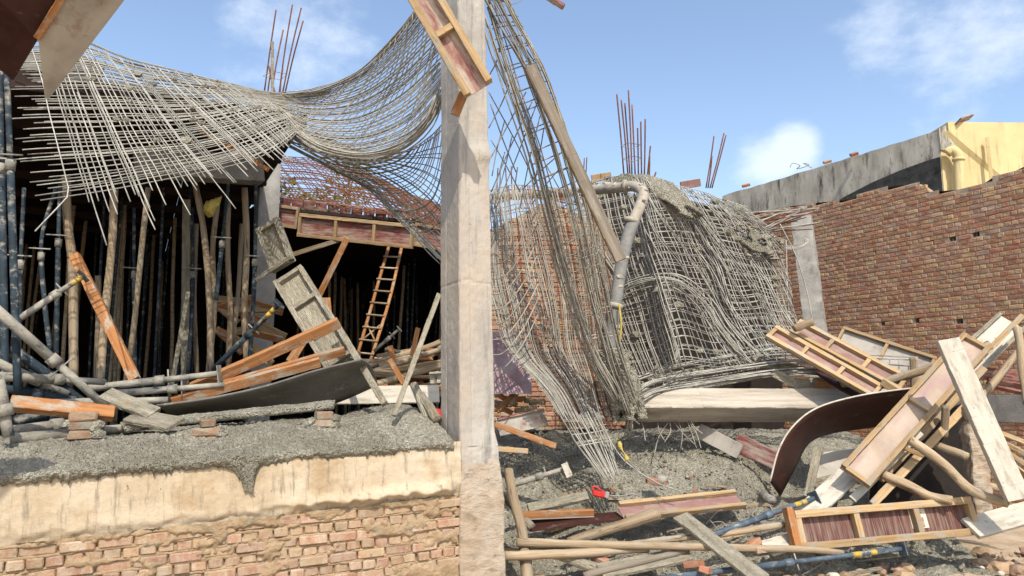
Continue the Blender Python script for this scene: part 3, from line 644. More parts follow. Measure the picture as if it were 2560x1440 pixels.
# ================================================================== THINGS
random.seed(21)
def tray(name, p0, p1, w, label, cat='shutter panel', group=None, fr=M_timber, ply=M_redply, face=None, roll=0, n=2, rw_=.05, rh=.07, ends=True, edge='both', parent=None, overh=0):
    """a strip of plywood with timber rails and cross pieces on its face"""
    M, L = frame(p0, p1, face, roll); r = empty(name, M, label, cat, group)
    me = boxdata(-overh, L+overh, -w/2, w/2, -.012, 0, .001); me.materials.append(ply); dobj('ply_board', me, r)
    if edge in ('both', 'low'): lbeam('rail', r, (0, -w/2+rw_/2, rh/2+.001), (L, -w/2+rw_/2, rh/2+.001), rw_, rh, fr)
    if edge in ('both', 'high'): lbeam('rail', r, (.02*random.random(), w/2-rw_/2, rh/2+.001), (L-.03*random.random(), w/2-rw_/2, rh/2+.001), rw_, rh, fr)
    xs = [rw_/2+.002, L-rw_/2-.002] if ends else []
    xs += [L*(i+1)/(n+1) for i in range(n)]
    for x in xs: lbeam('cross_piece', r, (x, -w/2+rw_+.001, rh*.45+.001), (x, w/2-rw_-.001, rh*.45+.001), rw_*.9, rh*.9, fr)
    return r
def rockmesh(seed, r):
    bm = bmesh.new(); bmesh.ops.create_icosphere(bm, subdivisions=1, radius=r)
    for v in bm.verts: v.co = v.co*(1+.5*noise.noise(v.co/r*1.3+Vector((seed, 0, 0)))); v.co.x *= 1.5
    me = D.meshes.new('clot'); bm.to_mesh(me); bm.free(); return me
def pole(name, p0, p1, r0, r1, label, mat=M_pole, bend=.03, seed=None, group=None, cat='pole', n=16, ctrl=None):
    seed = random.randint(0, 999) if seed is None else seed
    M, L = frame(p0, p1)
    Mi = M.inverted()
    base = path([Mi @ p for p in ctrl], n) if ctrl else [Vector((L*i/(n-1), 0, 0)) for i in range(n)]
    pts = []
    for i, b in enumerate(base):
        k = i/(n-1); e = math.sin(k*math.pi)
        o = noise.noise_vector(Vector((k*2.2, seed*1.7, 3)))*bend
        pts.append(b+Vector((0, o.y, o.z))*(1 if ctrl else min(1, e*3)))
    rad = lambda t: (r0+(r1-r0)*t)*(1+.14*noise.noise(Vector((t*L*3, seed, 0)))+.09*noise.noise(Vector((t*L*9, seed, 5))))
    o = tube(name, pts, rad, mat, 10, None, M); return tag(o, label, cat, group)
def prop(name, p0, p1, r, label, mat=M_steel, band=True, plate=1, group=None, split=.55, pin=True, cat='steel prop'):
    M, L = frame(p0, p1); ro = empty(name, M, label, cat, group); X = lambda x: Vector((x, 0, 0))
    k = L*split
    tube('outer_tube', [X(0), X(k*.5), X(k)], r, mat, 12, ro); tube('inner_tube', [X(k-.01), X((k+L)/2), X(L)], r*.8, mat, 12, ro)
    cl = tube('collar', [X(k-.05), X(k+.04)], r*1.3, mat, 12, ro)
    if pin: tube('pin', [Vector((k+.08, -r*2.6, .01)), Vector((k+.08, r*2.6, -.01))], .008, M_wire, 6, cl)
    def pl(x, s):
        me = boxdata(x-.004*1, x+.006, -r*2.2, r*2.2, -r*2.2, r*2.2, .001); me.materials.append(mat); dobj('base_plate', me, ro)
    if plate & 1: pl(L, 1)
    if plate & 2: pl(0, -1)
    if band:
        for q in (.93, .96) if L > 1 else (.9,):
            tube('paint_band', [X(L*(q-.13)), X(L*(q-.13)+.09)], r*.8+.002, M_yband, 12, ro); break
        tube('paint_band', [X(L*.87), X(L*.87+.07)], r*.8+.002, M_yband, 12, ro)
    return ro
# ---- hanging mats of reinforcement -----------------------------------------
R1 = .0068
m1 = empty('hanging_rebar_mat', None, 'cement-coated rebar mat drooping with free bar ends over the dark left opening', 'rebar mesh')
S1 = Surf([[(85, 106, 8.2), (200, 104, 8.3), (320, 148, 8.5), (435, 176, 8.7), (560, 207, 9.0), (692, 236, 9.3)],
           [(110, 196, 7.9), (245, 196, 8.0), (375, 216, 8.3), (490, 226, 8.6), (595, 234, 8.95), (702, 250, 9.3)],
           [(135, 292, 7.6), (290, 288, 7.8), (432, 290, 8.1), (546, 276, 8.5), (632, 262, 8.9), (716, 266, 9.25)],
           [(160, 388, 7.4), (335, 374, 7.6), (490, 358, 8.0), (606, 330, 8.4), (682, 302, 8.8), (736, 288, 9.2)],
           [(185, 482, 7.2), (372, 452, 7.5), (545, 420, 7.9), (662, 382, 8.3), (722, 345, 8.7), (756, 314, 9.15)]])
bars(m1, S1, ls(0, .72, 30, .5), [], R1, M_rebarw, ev=(.0, .2), ev0=0, n=22, wob=.02)
bars(m1, S1, ls(.74, .99, 12, .5), [], R1, M_rebarw, ev=(.0, .03), ev0=0, n=22, wob=.02)
bars(m1, S1, ls(.03, .3, 6, .9), [], R1, M_rebarw, ev=(.2, .36), ev0=-.2, n=22, wob=.02)
bars(m1, S1, ls(.05, .8, 16, .9), [], R1, M_rebarw, ev=(.0, .16), ev0=-.35, n=22, wob=.02, lift=.02)
bars(m1, S1, [], ls(.0, 1.0, 34, .5), R1, M_rebarw, eu=(.04, .15), eu1=0, n=24, wob=.02)
bars(m1, S1, [], ls(.05, .95, 14, .9), R1, M_rebarw, eu=(0, .13), eu1=-.1, n=22, lift=.02, wob=.02)
bars(m1, S1, [], ls(-.01, .28, 14, .6), R1, M_rebarw, eu=(0, .08), eu1=0, n=22, lift=.03)
for k in range(26):
    u, v = random.uniform(.1, .95), random.uniform(.0, .8); c = S1(u, v); vs, fs = [], []
    me = rockmesh(k+200, random.uniform(.02, .05)); me.materials.append(M_mortar); dobj('concrete_clot', me, m1, Matrix.Translation(c))
R2 = .0066
m2 = empty('swept_rebar_net', None, 'rebar net sweeping up from the left mat to the column top', 'rebar mesh')
S2 = Surf([[(690, 236, 9.3), (780, 232, 9.2), (890, 190, 8.9), (980, 110, 8.4), (1050, 15, 7.9)],
           [(700, 255, 9.3), (790, 258, 9.2), (900, 238, 8.9), (1000, 165, 8.4), (1080, 80, 8.0)],
           [(705, 280, 9.2), (790, 300, 9.1), (900, 295, 8.9), (1010, 235, 8.5), (1098, 150, 8.1)],
           [(715, 310, 9.1), (790, 340, 9.0), (900, 350, 8.8), (1020, 305, 8.4), (1105, 210, 8.0)],
           [(730, 330, 9.0), (800, 370, 8.8), (900, 392, 8.6), (1030, 355, 8.2), (1108, 262, 7.9)]])
for k in range(34):      # bars running through from the mat into the net
    v = k/33+random.uniform(-.01, .01); u0 = random.uniform(.25, .6)
    pts = [S1.ext(u0+(.96-u0)*i/9, v*1.0) for i in range(10)]+[S2.ext(.1+.9*i/15, v) for i in range(16)]
    for _ in range(2): pts = [pts[0]]+[(pts[i-1]+pts[i]*2+pts[i+1])/4 for i in range(1, len(pts)-1)]+[pts[-1]]
    tube('bar', [p+nv(p, 1.3, 0)*.012 for p in pts], R2, M_rebarw if k % 2 else M_rebar, 5, m2)
bars(m2, S2, ls(.02, 1, 30, .6), ls(0, 1, 26, .6), R2, M_rebar, shear=-.55, ev=(0, .03), eu=(0, .03), n=26)
bundle(m2, [(735, 335, 9.0), (800, 372, 8.7), (900, 394, 8.5), (1000, 372, 8.25), (1070, 310, 7.95), (1105, 225, 7.85)], 12, .06, .009, M_rebar)
bundle(m2, [(700, 240, 9.3), (800, 225, 9.1), (900, 182, 8.9), (990, 95, 8.4), (1060, 0, 7.9)], 8, .05, .008, M_rebar)
m3 = empty('lower_rebar_veil', None, 'rebar veil sagging from the left mat down behind the column', 'rebar mesh')
S3 = Surf([[(705, 345, 9.4), (830, 412, 9.6), (930, 470, 9.6), (1020, 560, 9.3), (1110, 655, 9.0)],
           [(725, 335, 9.3), (850, 405, 9.4), (955, 455, 9.4), (1040, 525, 9.2), (1112, 600, 9.0)],
           [(745, 330, 9.2), (870, 398, 9.2), (975, 430, 9.2), (1055, 480, 9.0), (1115, 545, 8.9)],
           [(765, 325, 9.1), (890, 390, 9.0), (995, 405, 9.0), (1065, 420, 8.9), (1118, 450, 8.8)],
           [(790, 330, 9.0), (910, 380, 8.9), (1010, 378, 8.8), (1075, 340, 8.7), (1120, 290, 8.6)]])
bars(m3, S3, ls(.02, 1, 34, .6), ls(0, 1, 24, .6), R2, M_rebar, shear=.35, n=24)
bundle(m3, [(700, 348, 9.4), (830, 415, 9.6), (930, 472, 9.6), (1020, 562, 9.3), (1112, 658, 9.0)], 8, .045, .008, M_rebarw)
m4 = empty('rusty_rebar_mat', None, 'rusty rebar mat lying over the sagging rear formwork', 'rebar mesh')
S4 = Surf([[(690, 385, 17), (800, 400, 17), (920, 430, 16.6), (1010, 480, 16), (1120, 520, 15)],
           [(690, 425, 15.8), (800, 435, 15.8), (920, 458, 15.5), (1020, 495, 15), (1120, 535, 14.5)],
           [(690, 465, 14.8), (800, 475, 14.6), (930, 495, 14.3), (1030, 520, 14), (1120, 552, 13.6)],
           [(690, 500, 13.8), (800, 512, 13.6), (940, 530, 13.3), (1040, 552, 13), (1120, 575, 12.8)]])
bars(m4, S4, ls(0, 1, 46, .5), ls(0, 1, 26, .5), .010, M_rust, shear=.3, n=14, wob=.05)
m5 = empty('cascading_rebar_bundle', None, 'thick rebar bundle cascading from the column top down to the concrete heap', 'rebar mesh')
bundle(m5, [(1205, -60, 7.9), (1270, 60, 8.0), (1340, 190, 8.1), (1400, 360, 8.3), (1445, 520, 8.5), (1490, 720, 8.8), (1535, 900, 9.1), (1580, 1030, 9.3)], 20, .13, .0085, M_rebar, m=34)
bundle(m5, [(1212, 20, 8.0), (1270, 200, 8.1), (1330, 380, 8.3), (1375, 560, 8.5), (1420, 720, 8.7), (1470, 870, 8.9), (1540, 1000, 9.1)], 14, .10, .008, M_rebar, m=32)
S5 = Surf([[(1206, -60, 7.95), (1230, -50, 7.9), (1255, -40, 7.9)], [(1235, 90, 8.05), (1275, 80, 8.0), (1315, 80, 8.0)], [(1275, 230, 8.2), (1320, 215, 8.1), (1365, 200, 8.1)],
           [(1330, 400, 8.3), (1380, 380, 8.3), (1430, 360, 8.3)], [(1385, 600, 8.5), (1430, 580, 8.5), (1480, 560, 8.5)], [(1430, 780, 8.8), (1475, 770, 8.8), (1520, 760, 8.8)], [(1500, 950, 9.1), (1540, 950, 9.1), (1575, 950, 9.1)]])
bars(m5, S5, ls(0, 1, 7, .6), ls(0, .98, 40, .6), .0075, M_rebar, n=22)
m6 = empty('sparse_diagonal_bars', None, 'sparse crossing bars in the gap between column and bundle, sky behind', 'rebar mesh')
for (a, b) in (((1222, 120, 8.3), (1400, 475, 8.9)), ((1222, 230, 8.3), (1345, 470, 8.8)), ((1235, 105, 8.3), (1300, 230, 8.4)), ((1222, 190, 8.3), (1250, 110, 8.2)), ((1222, 320, 8.3), (1285, 180, 8.3)), ((1224, 400, 8.4), (1315, 230, 8.3)), ((1228, 480, 8.5), (1330, 255, 8.3)), ((1240, 520, 8.6), (1345, 250, 8.3)), ((1300, 520, 8.7), (1350, 290, 8.4)), ((1228, 350, 8.4), (1300, 480, 8.8)), ((1226, 260, 8.3), (1290, 430, 8.6)), ((1260, 130, 8.2), (1330, 420, 8.6)), ((1230, 440, 8.4), (1262, 300, 8.4)), ((1330, 500, 8.8), (1360, 320, 8.4)), ((1310, 470, 8.7), (1405, 380, 8.5)), ((1235, 520, 8.6), (1280, 340, 8.5)), ((1232, 500, 8.6), (1262, 380, 8.6)), ((1330, 510, 8.8), (1400, 420, 8.6)), ((1250, 420, 8.6), (1238, 505, 8.7))):
    A_, B_ = P(*a), P(*b); tube('bar', path([A_, (A_+B_)/2+nv(A_, 3, 2)*.06, B_], 10), .0075, M_rebar, 5, m6)
m7 = empty('mesh_curtain', None, 'dense rebar mesh curtain hanging right of the column to the ground', 'rebar mesh')
S7 = Surf([[(1222, 470, 9.6), (1290, 462, 10.2), (1370, 470, 10.4), (1440, 480, 10.0), (1490, 490, 9.8)],
           [(1226, 560, 9.2), (1295, 545, 9.9), (1385, 550, 10.3), (1460, 560, 10.0), (1510, 570, 9.8)],
           [(1230, 660, 9.0), (1300, 660, 9.8), (1400, 670, 10.3), (1470, 680, 10.0), (1525, 690, 9.8)],
           [(1235, 760, 8.8), (1310, 780, 9.4), (1410, 800, 10.1), (1480, 800, 9.9), (1535, 800, 9.7)],
           [(1258, 850, 8.8), (1330, 880, 9.3), (1420, 900, 9.9), (1490, 900, 9.8), (1550, 900, 9.6)],
           [(1330, 945, 8.9), (1385, 965, 9.2), (1450, 985, 9.6), (1510, 985, 9.6), (1565, 985, 9.5)],
           [(1400, 1050, 9.0), (1430, 1060, 9.1), (1480, 1060, 9.3), (1530, 1050, 9.4), (1580, 1045, 9.4)]])
bars(m7, S7, ls(0, 1, 74, .9), ls(0.0, .97, 62, .9), .0066, [M_rebar, M_rebar, M_rust], shear=.10, n=24, wob=.05)
bars(m7, S7, ls(0, .45, 30, .9), ls(.3, .97, 14, .9), .0068, M_rebarw, shear=.24, n=24, wob=.07, lift=.03)
# arcs of wide-spaced bars bulging out of the curtain next to the column
for k in range(8):
    y = 610+k*38; tube('bar', path([P(1222, y+50, 8.6), P(1262, y+42, 8.5), P(1310, y-20, 8.6), P(1345, y-90, 8.8)], 14), .0075, M_rebar, 5, m7)
# tail of bars reaching the ground
S8 = Surf([[(1400, 1040, 9.0), (1450, 1040, 9.05), (1500, 1030, 9.1)], [(1440, 1105, 8.85), (1480, 1100, 8.9), (1525, 1095, 8.95)], [(1500, 1190, 8.6), (1525, 1185, 8.6), (1548, 1180, 8.65)]])
bars(m7, S8, ls(-.1, 1.1, 26, .9), ls(0, .6, 7, .9), .0075, [M_rebarw, M_rebar], ev=(.0, .12), n=12, wob=.04, jit=.012)
m9 = empty('collapsed_mesh_mound', None, 'big tent-shaped mound of collapsed rebar mesh before the brick wall', 'rebar mesh')
S9 = Surf([[(1440, 472, 12.0), (1510, 450, 11.6), (1570, 440, 11.5), (1620, 446, 11.0), (1680, 462, 11.7), (1750, 478, 11.8), (1810, 498, 12.5), (1868, 522, 12.6)],
           [(1455, 545, 11.3), (1520, 540, 11.2), (1580, 530, 10.9), (1632, 522, 10.6), (1705, 522, 11.6), (1780, 540, 11.5), (1865, 566, 12.4), (1938, 592, 12.5)],
           [(1470, 640, 11.3), (1535, 636, 11.1), (1598, 622, 10.7), (1648, 604, 10.3), (1728, 606, 11.5), (1805, 622, 11.3), (1885, 640, 12.2), (1958, 648, 12.4)],
           [(1490, 740, 10.9), (1555, 738, 10.75), (1618, 722, 10.4), (1666, 698, 9.95), (1752, 714, 11.3), (1835, 724, 11.0), (1910, 730, 11.9), (1974, 738, 12.2)],
           [(1510, 840, 10.7), (1575, 840, 10.5), (1638, 828, 10.2), (1690, 802, 9.8), (1780, 820, 11.1), (1860, 818, 10.8), (1935, 816, 11.7), (1994, 820, 11.9)],
           [(1545, 950, 10.4), (1605, 948, 10.25), (1660, 930, 10.0), (1706, 908, 9.7), (1805, 916, 10.6), (1890, 904, 10.4), (1965, 892, 11.1), (2040, 884, 11.4)]])
bars(m9, S9, ls(0, 1, 66, .6), ls(0, 1, 52, .6), .0072, M_rebarw, shear=.14, n=28, wob=.05, jit=.006)
bars(m9, S9, ls(.46, 1.2, 30, .8), [], .0072, M_rebarw, shear=.4, n=28, wob=.05, lift=.05, jit=.008)
bars(m9, S9, [], ls(.05, .6, 6, .9), .0066, M_rebar, n=28, wob=.08, lift=.05, jit=.008)
for k in range(44):
    u, v = random.uniform(.1, 1), random.random()**1.3; c = S9(u, v); me = rockmesh(k+300, random.uniform(.03, .075)); me.materials.append(M_mortar); dobj('concrete_clot', me, m9, Matrix.Translation(c))
bundle(m9, [(1535, 740, 10.6), (1580, 715, 10.4), (1640, 702, 10.15), (1700, 712, 10.1), (1760, 765, 10.3), (1800, 830, 10.2), (1850, 893, 10.1)], 8, .15, .010, M_rebarw)
bundle(m9, [(1480, 600, 10.6), (1510, 645, 10.5), (1540, 690, 10.4), (1545, 740, 10.3)], 8, .06, .011, M_rebarw)
bundle(m9, [(1668, 700, 10.1), (1675, 780, 10.0), (1690, 860, 9.95), (1700, 915, 9.9)], 6, .05, .009, M_rebarw)
mp_ = sheet('spilled_concrete', Surf([[(1475, 452, 11.9), (1550, 436, 11.5), (1620, 442, 11.1), (1680, 458, 11.5)], [(1490, 480, 11.8), (1560, 466, 11.3), (1640, 478, 10.9), (1720, 500, 11.4)], [(1500, 500, 11.7), (1580, 492, 11.2), (1690, 530, 10.95), (1790, 570, 11.5)]]), 60, 34, .05, M_mortar, None, .03, 9, mask=lambda u, v: noise.noise(Vector((u*5, v*3, 1)))*.5+.52-abs(v-.35)*(1.1-.7*u) > .18, label='crust of grey concrete caked on the peak of the mesh mound', cat='concrete', kind='stuff')
sheet('spilled_concrete', Surf([[(1840, 560, 11.9), (1900, 580, 12.2), (1960, 600, 12.5)], [(1850, 600, 11.9), (1900, 615, 12.1), (1950, 630, 12.4)], [(1865, 640, 11.9), (1900, 645, 12.1), (1950, 650, 12.4)]]), 30, 26, .05, M_mortar, None, .035, 9, mask=lambda u, v: noise.noise(Vector((u*4, v*4, 7))) > -.02, label='clots of grey concrete on the right shoulder of the mesh mound', cat='concrete', kind='stuff')
sheet('spilled_concrete', Surf([[(1500, 880, 9.35), (1540, 875, 9.3), (1570, 880, 9.4)], [(1515, 960, 9.35), (1560, 955, 9.25), (1590, 960, 9.4)], [(1540, 1050, 9.4), (1580, 1050, 9.3), (1610, 1050, 9.4)]]), 26, 40, .12, M_mortar, None, .05, 8, mask=lambda u, v: noise.noise(Vector((u*4, v*6, 3))) > -.3, label='dark concrete caked round the foot of the cascading bundle', cat='concrete', kind='stuff')
# ---- rebar cages and starter bars ------------------------------------------
def starters(name, pts, r, label, mat=M_rust, ties=()):
    ro = empty(name, None, label, 'rebar')
    for (a, b) in pts:
        A_, B_ = P(*a), P(*b); tube('bar', path([A_, (A_+B_)/2+nv(A_, 2, 1)*.02, B_], 8), r, mat, 6, ro)
    for t in ties:
        q = [P(*c) for c in t]; tube('tie', q+[q[0]], .006, M_wire, 5, ro)
    return ro
starters('column_starter_bars', [((660, 235, 13.1), (690, 25, 13.2)), ((678, 240, 12.9), (708, 75, 13)), ((697, 240, 13.2), (731, 12, 13.3)), ((706, 235, 13.0), (753, 20, 13.1)), ((712, 235, 13.2), (758, 52, 13.3)), ((690, 240, 12.9), (672, 165, 12.9)), ((700, 240, 12.9), (707, 170, 12.9)), ((668, 240, 13.2), (681, 150, 13.2))], .014, 'rusty starter bars rising from the back column behind the left mat', ties=[[(657, 190, 12.9), (680, 178, 13.2), (718, 185, 13.2), (702, 200, 12.9)]])
beam('batten', P(681, 240, 12.9), P(681, 104, 12.9), .05, .04, M_greywood, label='grey batten standing among the starter bars of the back column', cat='batten')
starters('column_starter_bars', [((1560, 440, 13), (1542, 236, 13)), ((1570, 440, 13), (1553, 250, 13)), ((1575, 440, 13.2), (1562, 258, 13.2)), ((1580, 440, 13), (1571, 226, 13)), ((1588, 440, 13.2), (1580, 262, 13.2)), ((1596, 440, 13.1), (1594, 320, 13.1)), ((1604, 440, 13.3), (1602, 304, 13.3)), ((1611, 440, 13), (1613, 298, 13)), ((1618, 445, 13.2), (1626, 365, 13.2)), ((1623, 445, 13), (1624, 385, 13)), ((1632, 450, 13), (1640, 430, 13))], .014, 'rusty starter bars standing out of the mesh mound peak', ties=[[(1552, 365, 12.9), (1572, 357, 13.2), (1600, 362, 13.2), (1580, 372, 12.9)], [(1556, 398, 12.9), (1574, 390, 13.2), (1604, 394, 13.2), (1584, 404, 12.9)]])
starters('column_starter_bars', [((1765, 470, 16), (1785, 340, 16)), ((1775, 470, 16), (1810, 333, 16.1)), ((1780, 470, 16.2), (1815, 338, 16.2)), ((1770, 470, 16), (1780, 390, 16))], .015, 'thin group of dark starter bars above the mesh right of the peak', mat=M_rust)
starters('column_starter_bars', [((1455, 470, 15), (1461, 395, 15)), ((1462, 470, 15), (1467, 393, 15)), ((1268, 480, 15), (1264, 420, 15)), ((1280, 480, 15), (1278, 415, 15)), ((1243, 480, 15), (1245, 420, 15)), ((1285, 490, 14), (1294, 418, 14))], .012, 'distant rusty bars standing low behind the sparse crossing bars')
def cage(name, ctrl, nb, R, r, mat, label, ties=14, ry=.5):
    ro = empty(name, None, label, 'rebar cage'); pts = path([P(*c) for c in ctrl], 30)
    def off(i, a):
        T = (pts[min(i+1, 29)]-pts[max(i-1, 0)]).normalized(); y = T.cross(Z).normalized(); z = y.cross(T); return pts[i]+y*math.cos(a)*R*ry+z*math.sin(a)*R
    for k in range(nb):
        a = 6.283*k/nb; tube('bar', [off(i, a)+nv(pts[i], 3, k)*.012 for i in range(30)], r, mat, 5, ro)
    for j in range(ties):
        i = int(1+28*j/ties); tube('tie', [off(i, math.pi/4+math.pi/2*q)*1.0 for q in range(5)], .006, mat, 5, ro)
    return ro
cage('fallen_rebar_cage', [(1590, 985, 10.0), (1680, 952, 10.4), (1800, 928, 10.6), (1950, 905, 10.8), (2070, 912, 11)], 11, .2, .011, M_rebarw, 'long fallen rebar cage lying behind the fallen concrete column')
cage('short_rebar_cage', [(2130, 908, 11.2), (2210, 912, 11), (2295, 916, 10.8)], 8, .13, .010, M_rebarw, 'short pale rebar cage lying below the wall behind the pink panels', 7)
fbun = empty('flat_rebar_bundle', None, 'long bars lying flat along the top of the fallen column', 'rebar')
bundle(fbun, [(1588, 992, 9.75), (1640, 966, 9.95), (1740, 948, 10.1), (1860, 930, 10.2), (1970, 918, 10.35), (2070, 920, 10.4)], 14, .11, .010, M_rebarw)
spray = empty('spread_bar_ends', None, 'spray of rusty and cement-coated bar ends at the top of the far column', 'rebar')
for k in range(26):
    y0_ = random.uniform(540, 600); a = P(random.uniform(1800, 1880), y0_+random.uniform(-10, 25), 13); b = P(random.uniform(1960, 2052), 505+random.uniform(0, 45)*(1 if k % 3 else 1.6), 13.4+random.uniform(-.3, .3))
    tube('bar', path([a, (a+b)/2+nv(a, 3, k)*.06, b], 8), .010, M_rust if k % 2 else M_rebarw, 5, spray)
for k in range(6): tube('bar', path([P(1960, 615+k*2, 13), P(1995, 612+k*2, 13), P(2010+k*2, 608, 13), P(2012+k*2, 594+k, 13)], 10), .010, M_rebarw, 5, spray)
hw = empty('drooping_bars', None, 'long thin bars drooping beside the far column', 'rebar')
for c in ([(1950, 560, 12.6), (1990, 640, 12.6), (2020, 740, 12.6), (2035, 830, 12.5)], [(1945, 640, 12.5), (1965, 720, 12.5), (1975, 800, 12.5)], [(1950, 760, 12.4), (1990, 800, 12.4), (2010, 840, 12.4)], [(1965, 600, 12.6), (1968, 700, 12.6), (1972, 790, 12.5)]):
    tube('bar', path([P(*q) for q in c], 14), .011, M_rebarw, 5, hw)
# ---- pump pipe ---------------------------------------------------------------
pr = empty('pump_pipe', None, 'dusty grey concrete pump pipe bending down over the mesh mound', 'pipe')
tube('steel_pipe', path([P(1235, 492, 12.4), P(1400, 482, 11.4), P(1540, 470, 10.4), P(1585, 466, 10.1), P(1608, 482, 9.9), P(1600, 515, 9.8), P(1580, 560, 9.7)], 40), .075, M_pipe, 14, pr)
tube('rubber_hose', path([P(1582, 555, 9.7), P(1562, 620, 9.6), P(1549, 690, 9.55), P(1538, 770, 9.5), P(1528, 850, 9.5), P(1535, 920, 9.5)], 40), lambda t: .086-.012*t, M_hose, 14, pr)
for (x, y, d) in ((1578, 552, 9.7), (1538, 765, 9.5), (1563, 467, 10.25)):
    c = P(x, y, d); ax = Vector((.25, 0, 1)) if y > 480 else Vector((1, -.3, 0)); ax.normalize(); tube('clamp', [c-ax*.03, c+ax*.03], .102, M_pipe, 14, pr)
tube('yellow_strap', path([P(1548, 760, 9.35), P(1553, 820, 9.3), P(1546, 870, 9.3), P(1552, 900, 9.3)], 16), lambda t: .014+.016*math.exp(-((t-.8)/.1)**2), M_yellow, 8, label='yellow cloth strap tied to the rubber hose', cat='strap')
# ---- fallen column, curved ply and boards on the right ------------------------------
fcm, L_ = frame(P(1590, 1012, 10), P(2220, 1014, 10.3), face=(0, -1, 0))
me = boxdata(0, L_, -.165, .165, -.165, .165, .012, .004, 24); me.materials.append(M_beamc); fc = dobj('fallen_concrete_column', me, None, fcm @ Matrix.Rotation(math.radians(-38), 4, 'X')); tag(fc, 'pale board-marked concrete column lying fallen across the heap', 'column')
fst = empty('bent_column_bars', None, 'tangle of bent bars at the broken end of the fallen column', 'rebar')
for k in range(14):
    a = P(1605, 985+k*4, 9.95); tube('bar', path([a, P(1585-random.uniform(0, 12), 990+k*4, 9.8), P(1570+random.uniform(-8, 12), 1015+k*5, 9.7), P(1575+random.uniform(-15, 25), 1060+random.uniform(0, 40), 9.7)], 10), .008, M_rebar, 5, fst)
hb = empty('hanging_bar_ends', None, 'bar ends hanging below the fallen column into shadow', 'rebar')
for k in range(9):
    x = random.uniform(1600, 1740); a = P(x, 1050, 10.1); b = P(x+random.uniform(-45, 80), 1075+random.uniform(0, 70), 9.8); tube('bar', path([a, (a+b)/2+nv(a, 2, k)*.08, b], 7), .007, M_rebar, 5, hb)
S_ = Surf([[(1926, 1205, 8.9), (1950, 1120, 8.95), (1990, 1060, 9.0), (2050, 1018, 9.1), (2150, 990, 9.2), (2260, 974, 9.3), (2330, 968, 9.35)],
           [(1950, 1240, 9.4), (1990, 1165, 9.5), (2020, 1110, 9.6), (2070, 1085, 9.7), (2150, 1072, 9.8), (2220, 1064, 9.85), (2290, 1062, 9.9)]])
sheet('curved_ply_sheet', S_, 40, 6, .018, M_darkply, label='dark maroon plywood sheet bent into an arch', cat='plywood')
tube('painted_lit_edge', path([P(1925, 1204, 8.88), P(1949, 1119, 8.93), P(1989, 1059, 8.98), P(2049, 1017, 9.08), P(2149, 989, 9.18), P(2259, 973, 9.28), P(2329, 967, 9.33)], 40), .011, M_white, 6, parent=D.objects['curved_ply_sheet'])  # whitish strip paints the sunlit rim of the arch
ft = tray('front_shutter_panel', P(1985, 1328, 8.1), P(2430, 1290, 8.45), .40, 'streaked red shutter panel on edge in the right foreground with torn paper', fr=M_timber, ply=M_streakply, face=(-.1, -1, .25), n=2, rw_=.075, rh=.09)
lbeam('end_post', ft, (-.04, -.22, .045), (-.04, .24, .045), .075, .11, M_orange)
ps = lbeam('paper_scrap', ft, (1.38, .02, .0015), (1.58, .02, .0015), .2, .002, M_paper, bev=0)
lbeam('paper_print', ps, (.12, -.04, .002), (.155, -.04, .002), .10, .002, M_redply, bev=0)
lbeam('paper_print', ps, (.03, -.03, .002), (.08, -.03, .002), .06, .002, M_redply, bev=0)
lbeam('paper_print', ps, (.05, .06, .002), (.15, .06, .002), .012, .002, M_wire, bev=0)
tray('diagonal_shutter_panel', P(2135, 1195, 8.5), P(2440, 855, 9.3), .36, 'pale faced shutter panel leaning diagonally over the arch', fr=M_timber, ply=M_paleply, face=(-.25, -1, .55), n=1, rw_=.06, rh=.06)
tray('white_backed_shutter', P(2330, 990, 9.6), P(2530, 805, 10.4), .40, 'upper leaning shutter with whitish board against the brick wall', fr=M_greywood, ply=M_white, face=(-.3, -1, .5), n=0, rw_=.05, rh=.06, ends=False)
beam('gilded_batten', P(2350, 1000, 9.0), P(2555, 790, 9.8), .07, .06, M_timber, label='bright tan batten along the lower edge of the upper shutter', cat='batten')
beam('white_plank', P(2368, 850, 8.4), P(2545, 1250, 7.9), .235, .09, M_white, roll=-25, label='long whitish plank leaning steeply at the right edge', cat='plank')
beam('white_plank', P(2425, 1322, 8.3), P(2640, 1262, 8.6), .26, .05, M_white, face=(-.1, -.7, .8), label='whitish plank lying flat behind the front shutter panel', cat='plank')
beam('white_plank', P(2010, 1290, 8.6), P(2150, 1160, 8.9), .26, .04, M_white, face=(-.3, -.6, .7), label='whitish plank under the lower end of the diagonal panel', cat='plank')
beam('white_plank', P(1915, 1372, 8.0), P(2010, 1345, 8.2), .22, .03, M_white, face=(0, -.5, .9), label='stub of whitish plank poking out left of the front shutter', cat='plank')
pole('round_pole', P(2200, 962, 9.7), P(2475, 862, 9.3), .055, .06, 'pole crossing behind the leaning white plank', bend=.03)
pole('round_pole', P(2100, 962, 9.9), P(2290, 935, 9.9), .07, .06, 'short thick pole by the lower end of the pink panels', bend=.02)
pole('round_pole', P(2275, 1100, 8.5), P(2500, 1262, 8.1), .055, .05, 'long curved pole running down under the diagonal panel', ctrl=[P(2275, 1100, 8.5), P(2360, 1160, 8.4), P(2430, 1225, 8.2), P(2520, 1258, 8.1)], bend=.02)
pole('round_pole', P(2205, 1185, 8.6), P(2370, 1250, 8.3), .05, .05, 'lower curved pole just above the front shutter panel', ctrl=[P(2205, 1185, 8.6), P(2270, 1210, 8.5), P(2320, 1238, 8.4), P(2380, 1252, 8.3)], bend=.02)
pole('round_pole', P(2330, 1110, 9.0), P(2418, 1142, 8.7), .05, .05, 'short stub pole with sawn end inside the shaded triangle', bend=.01)
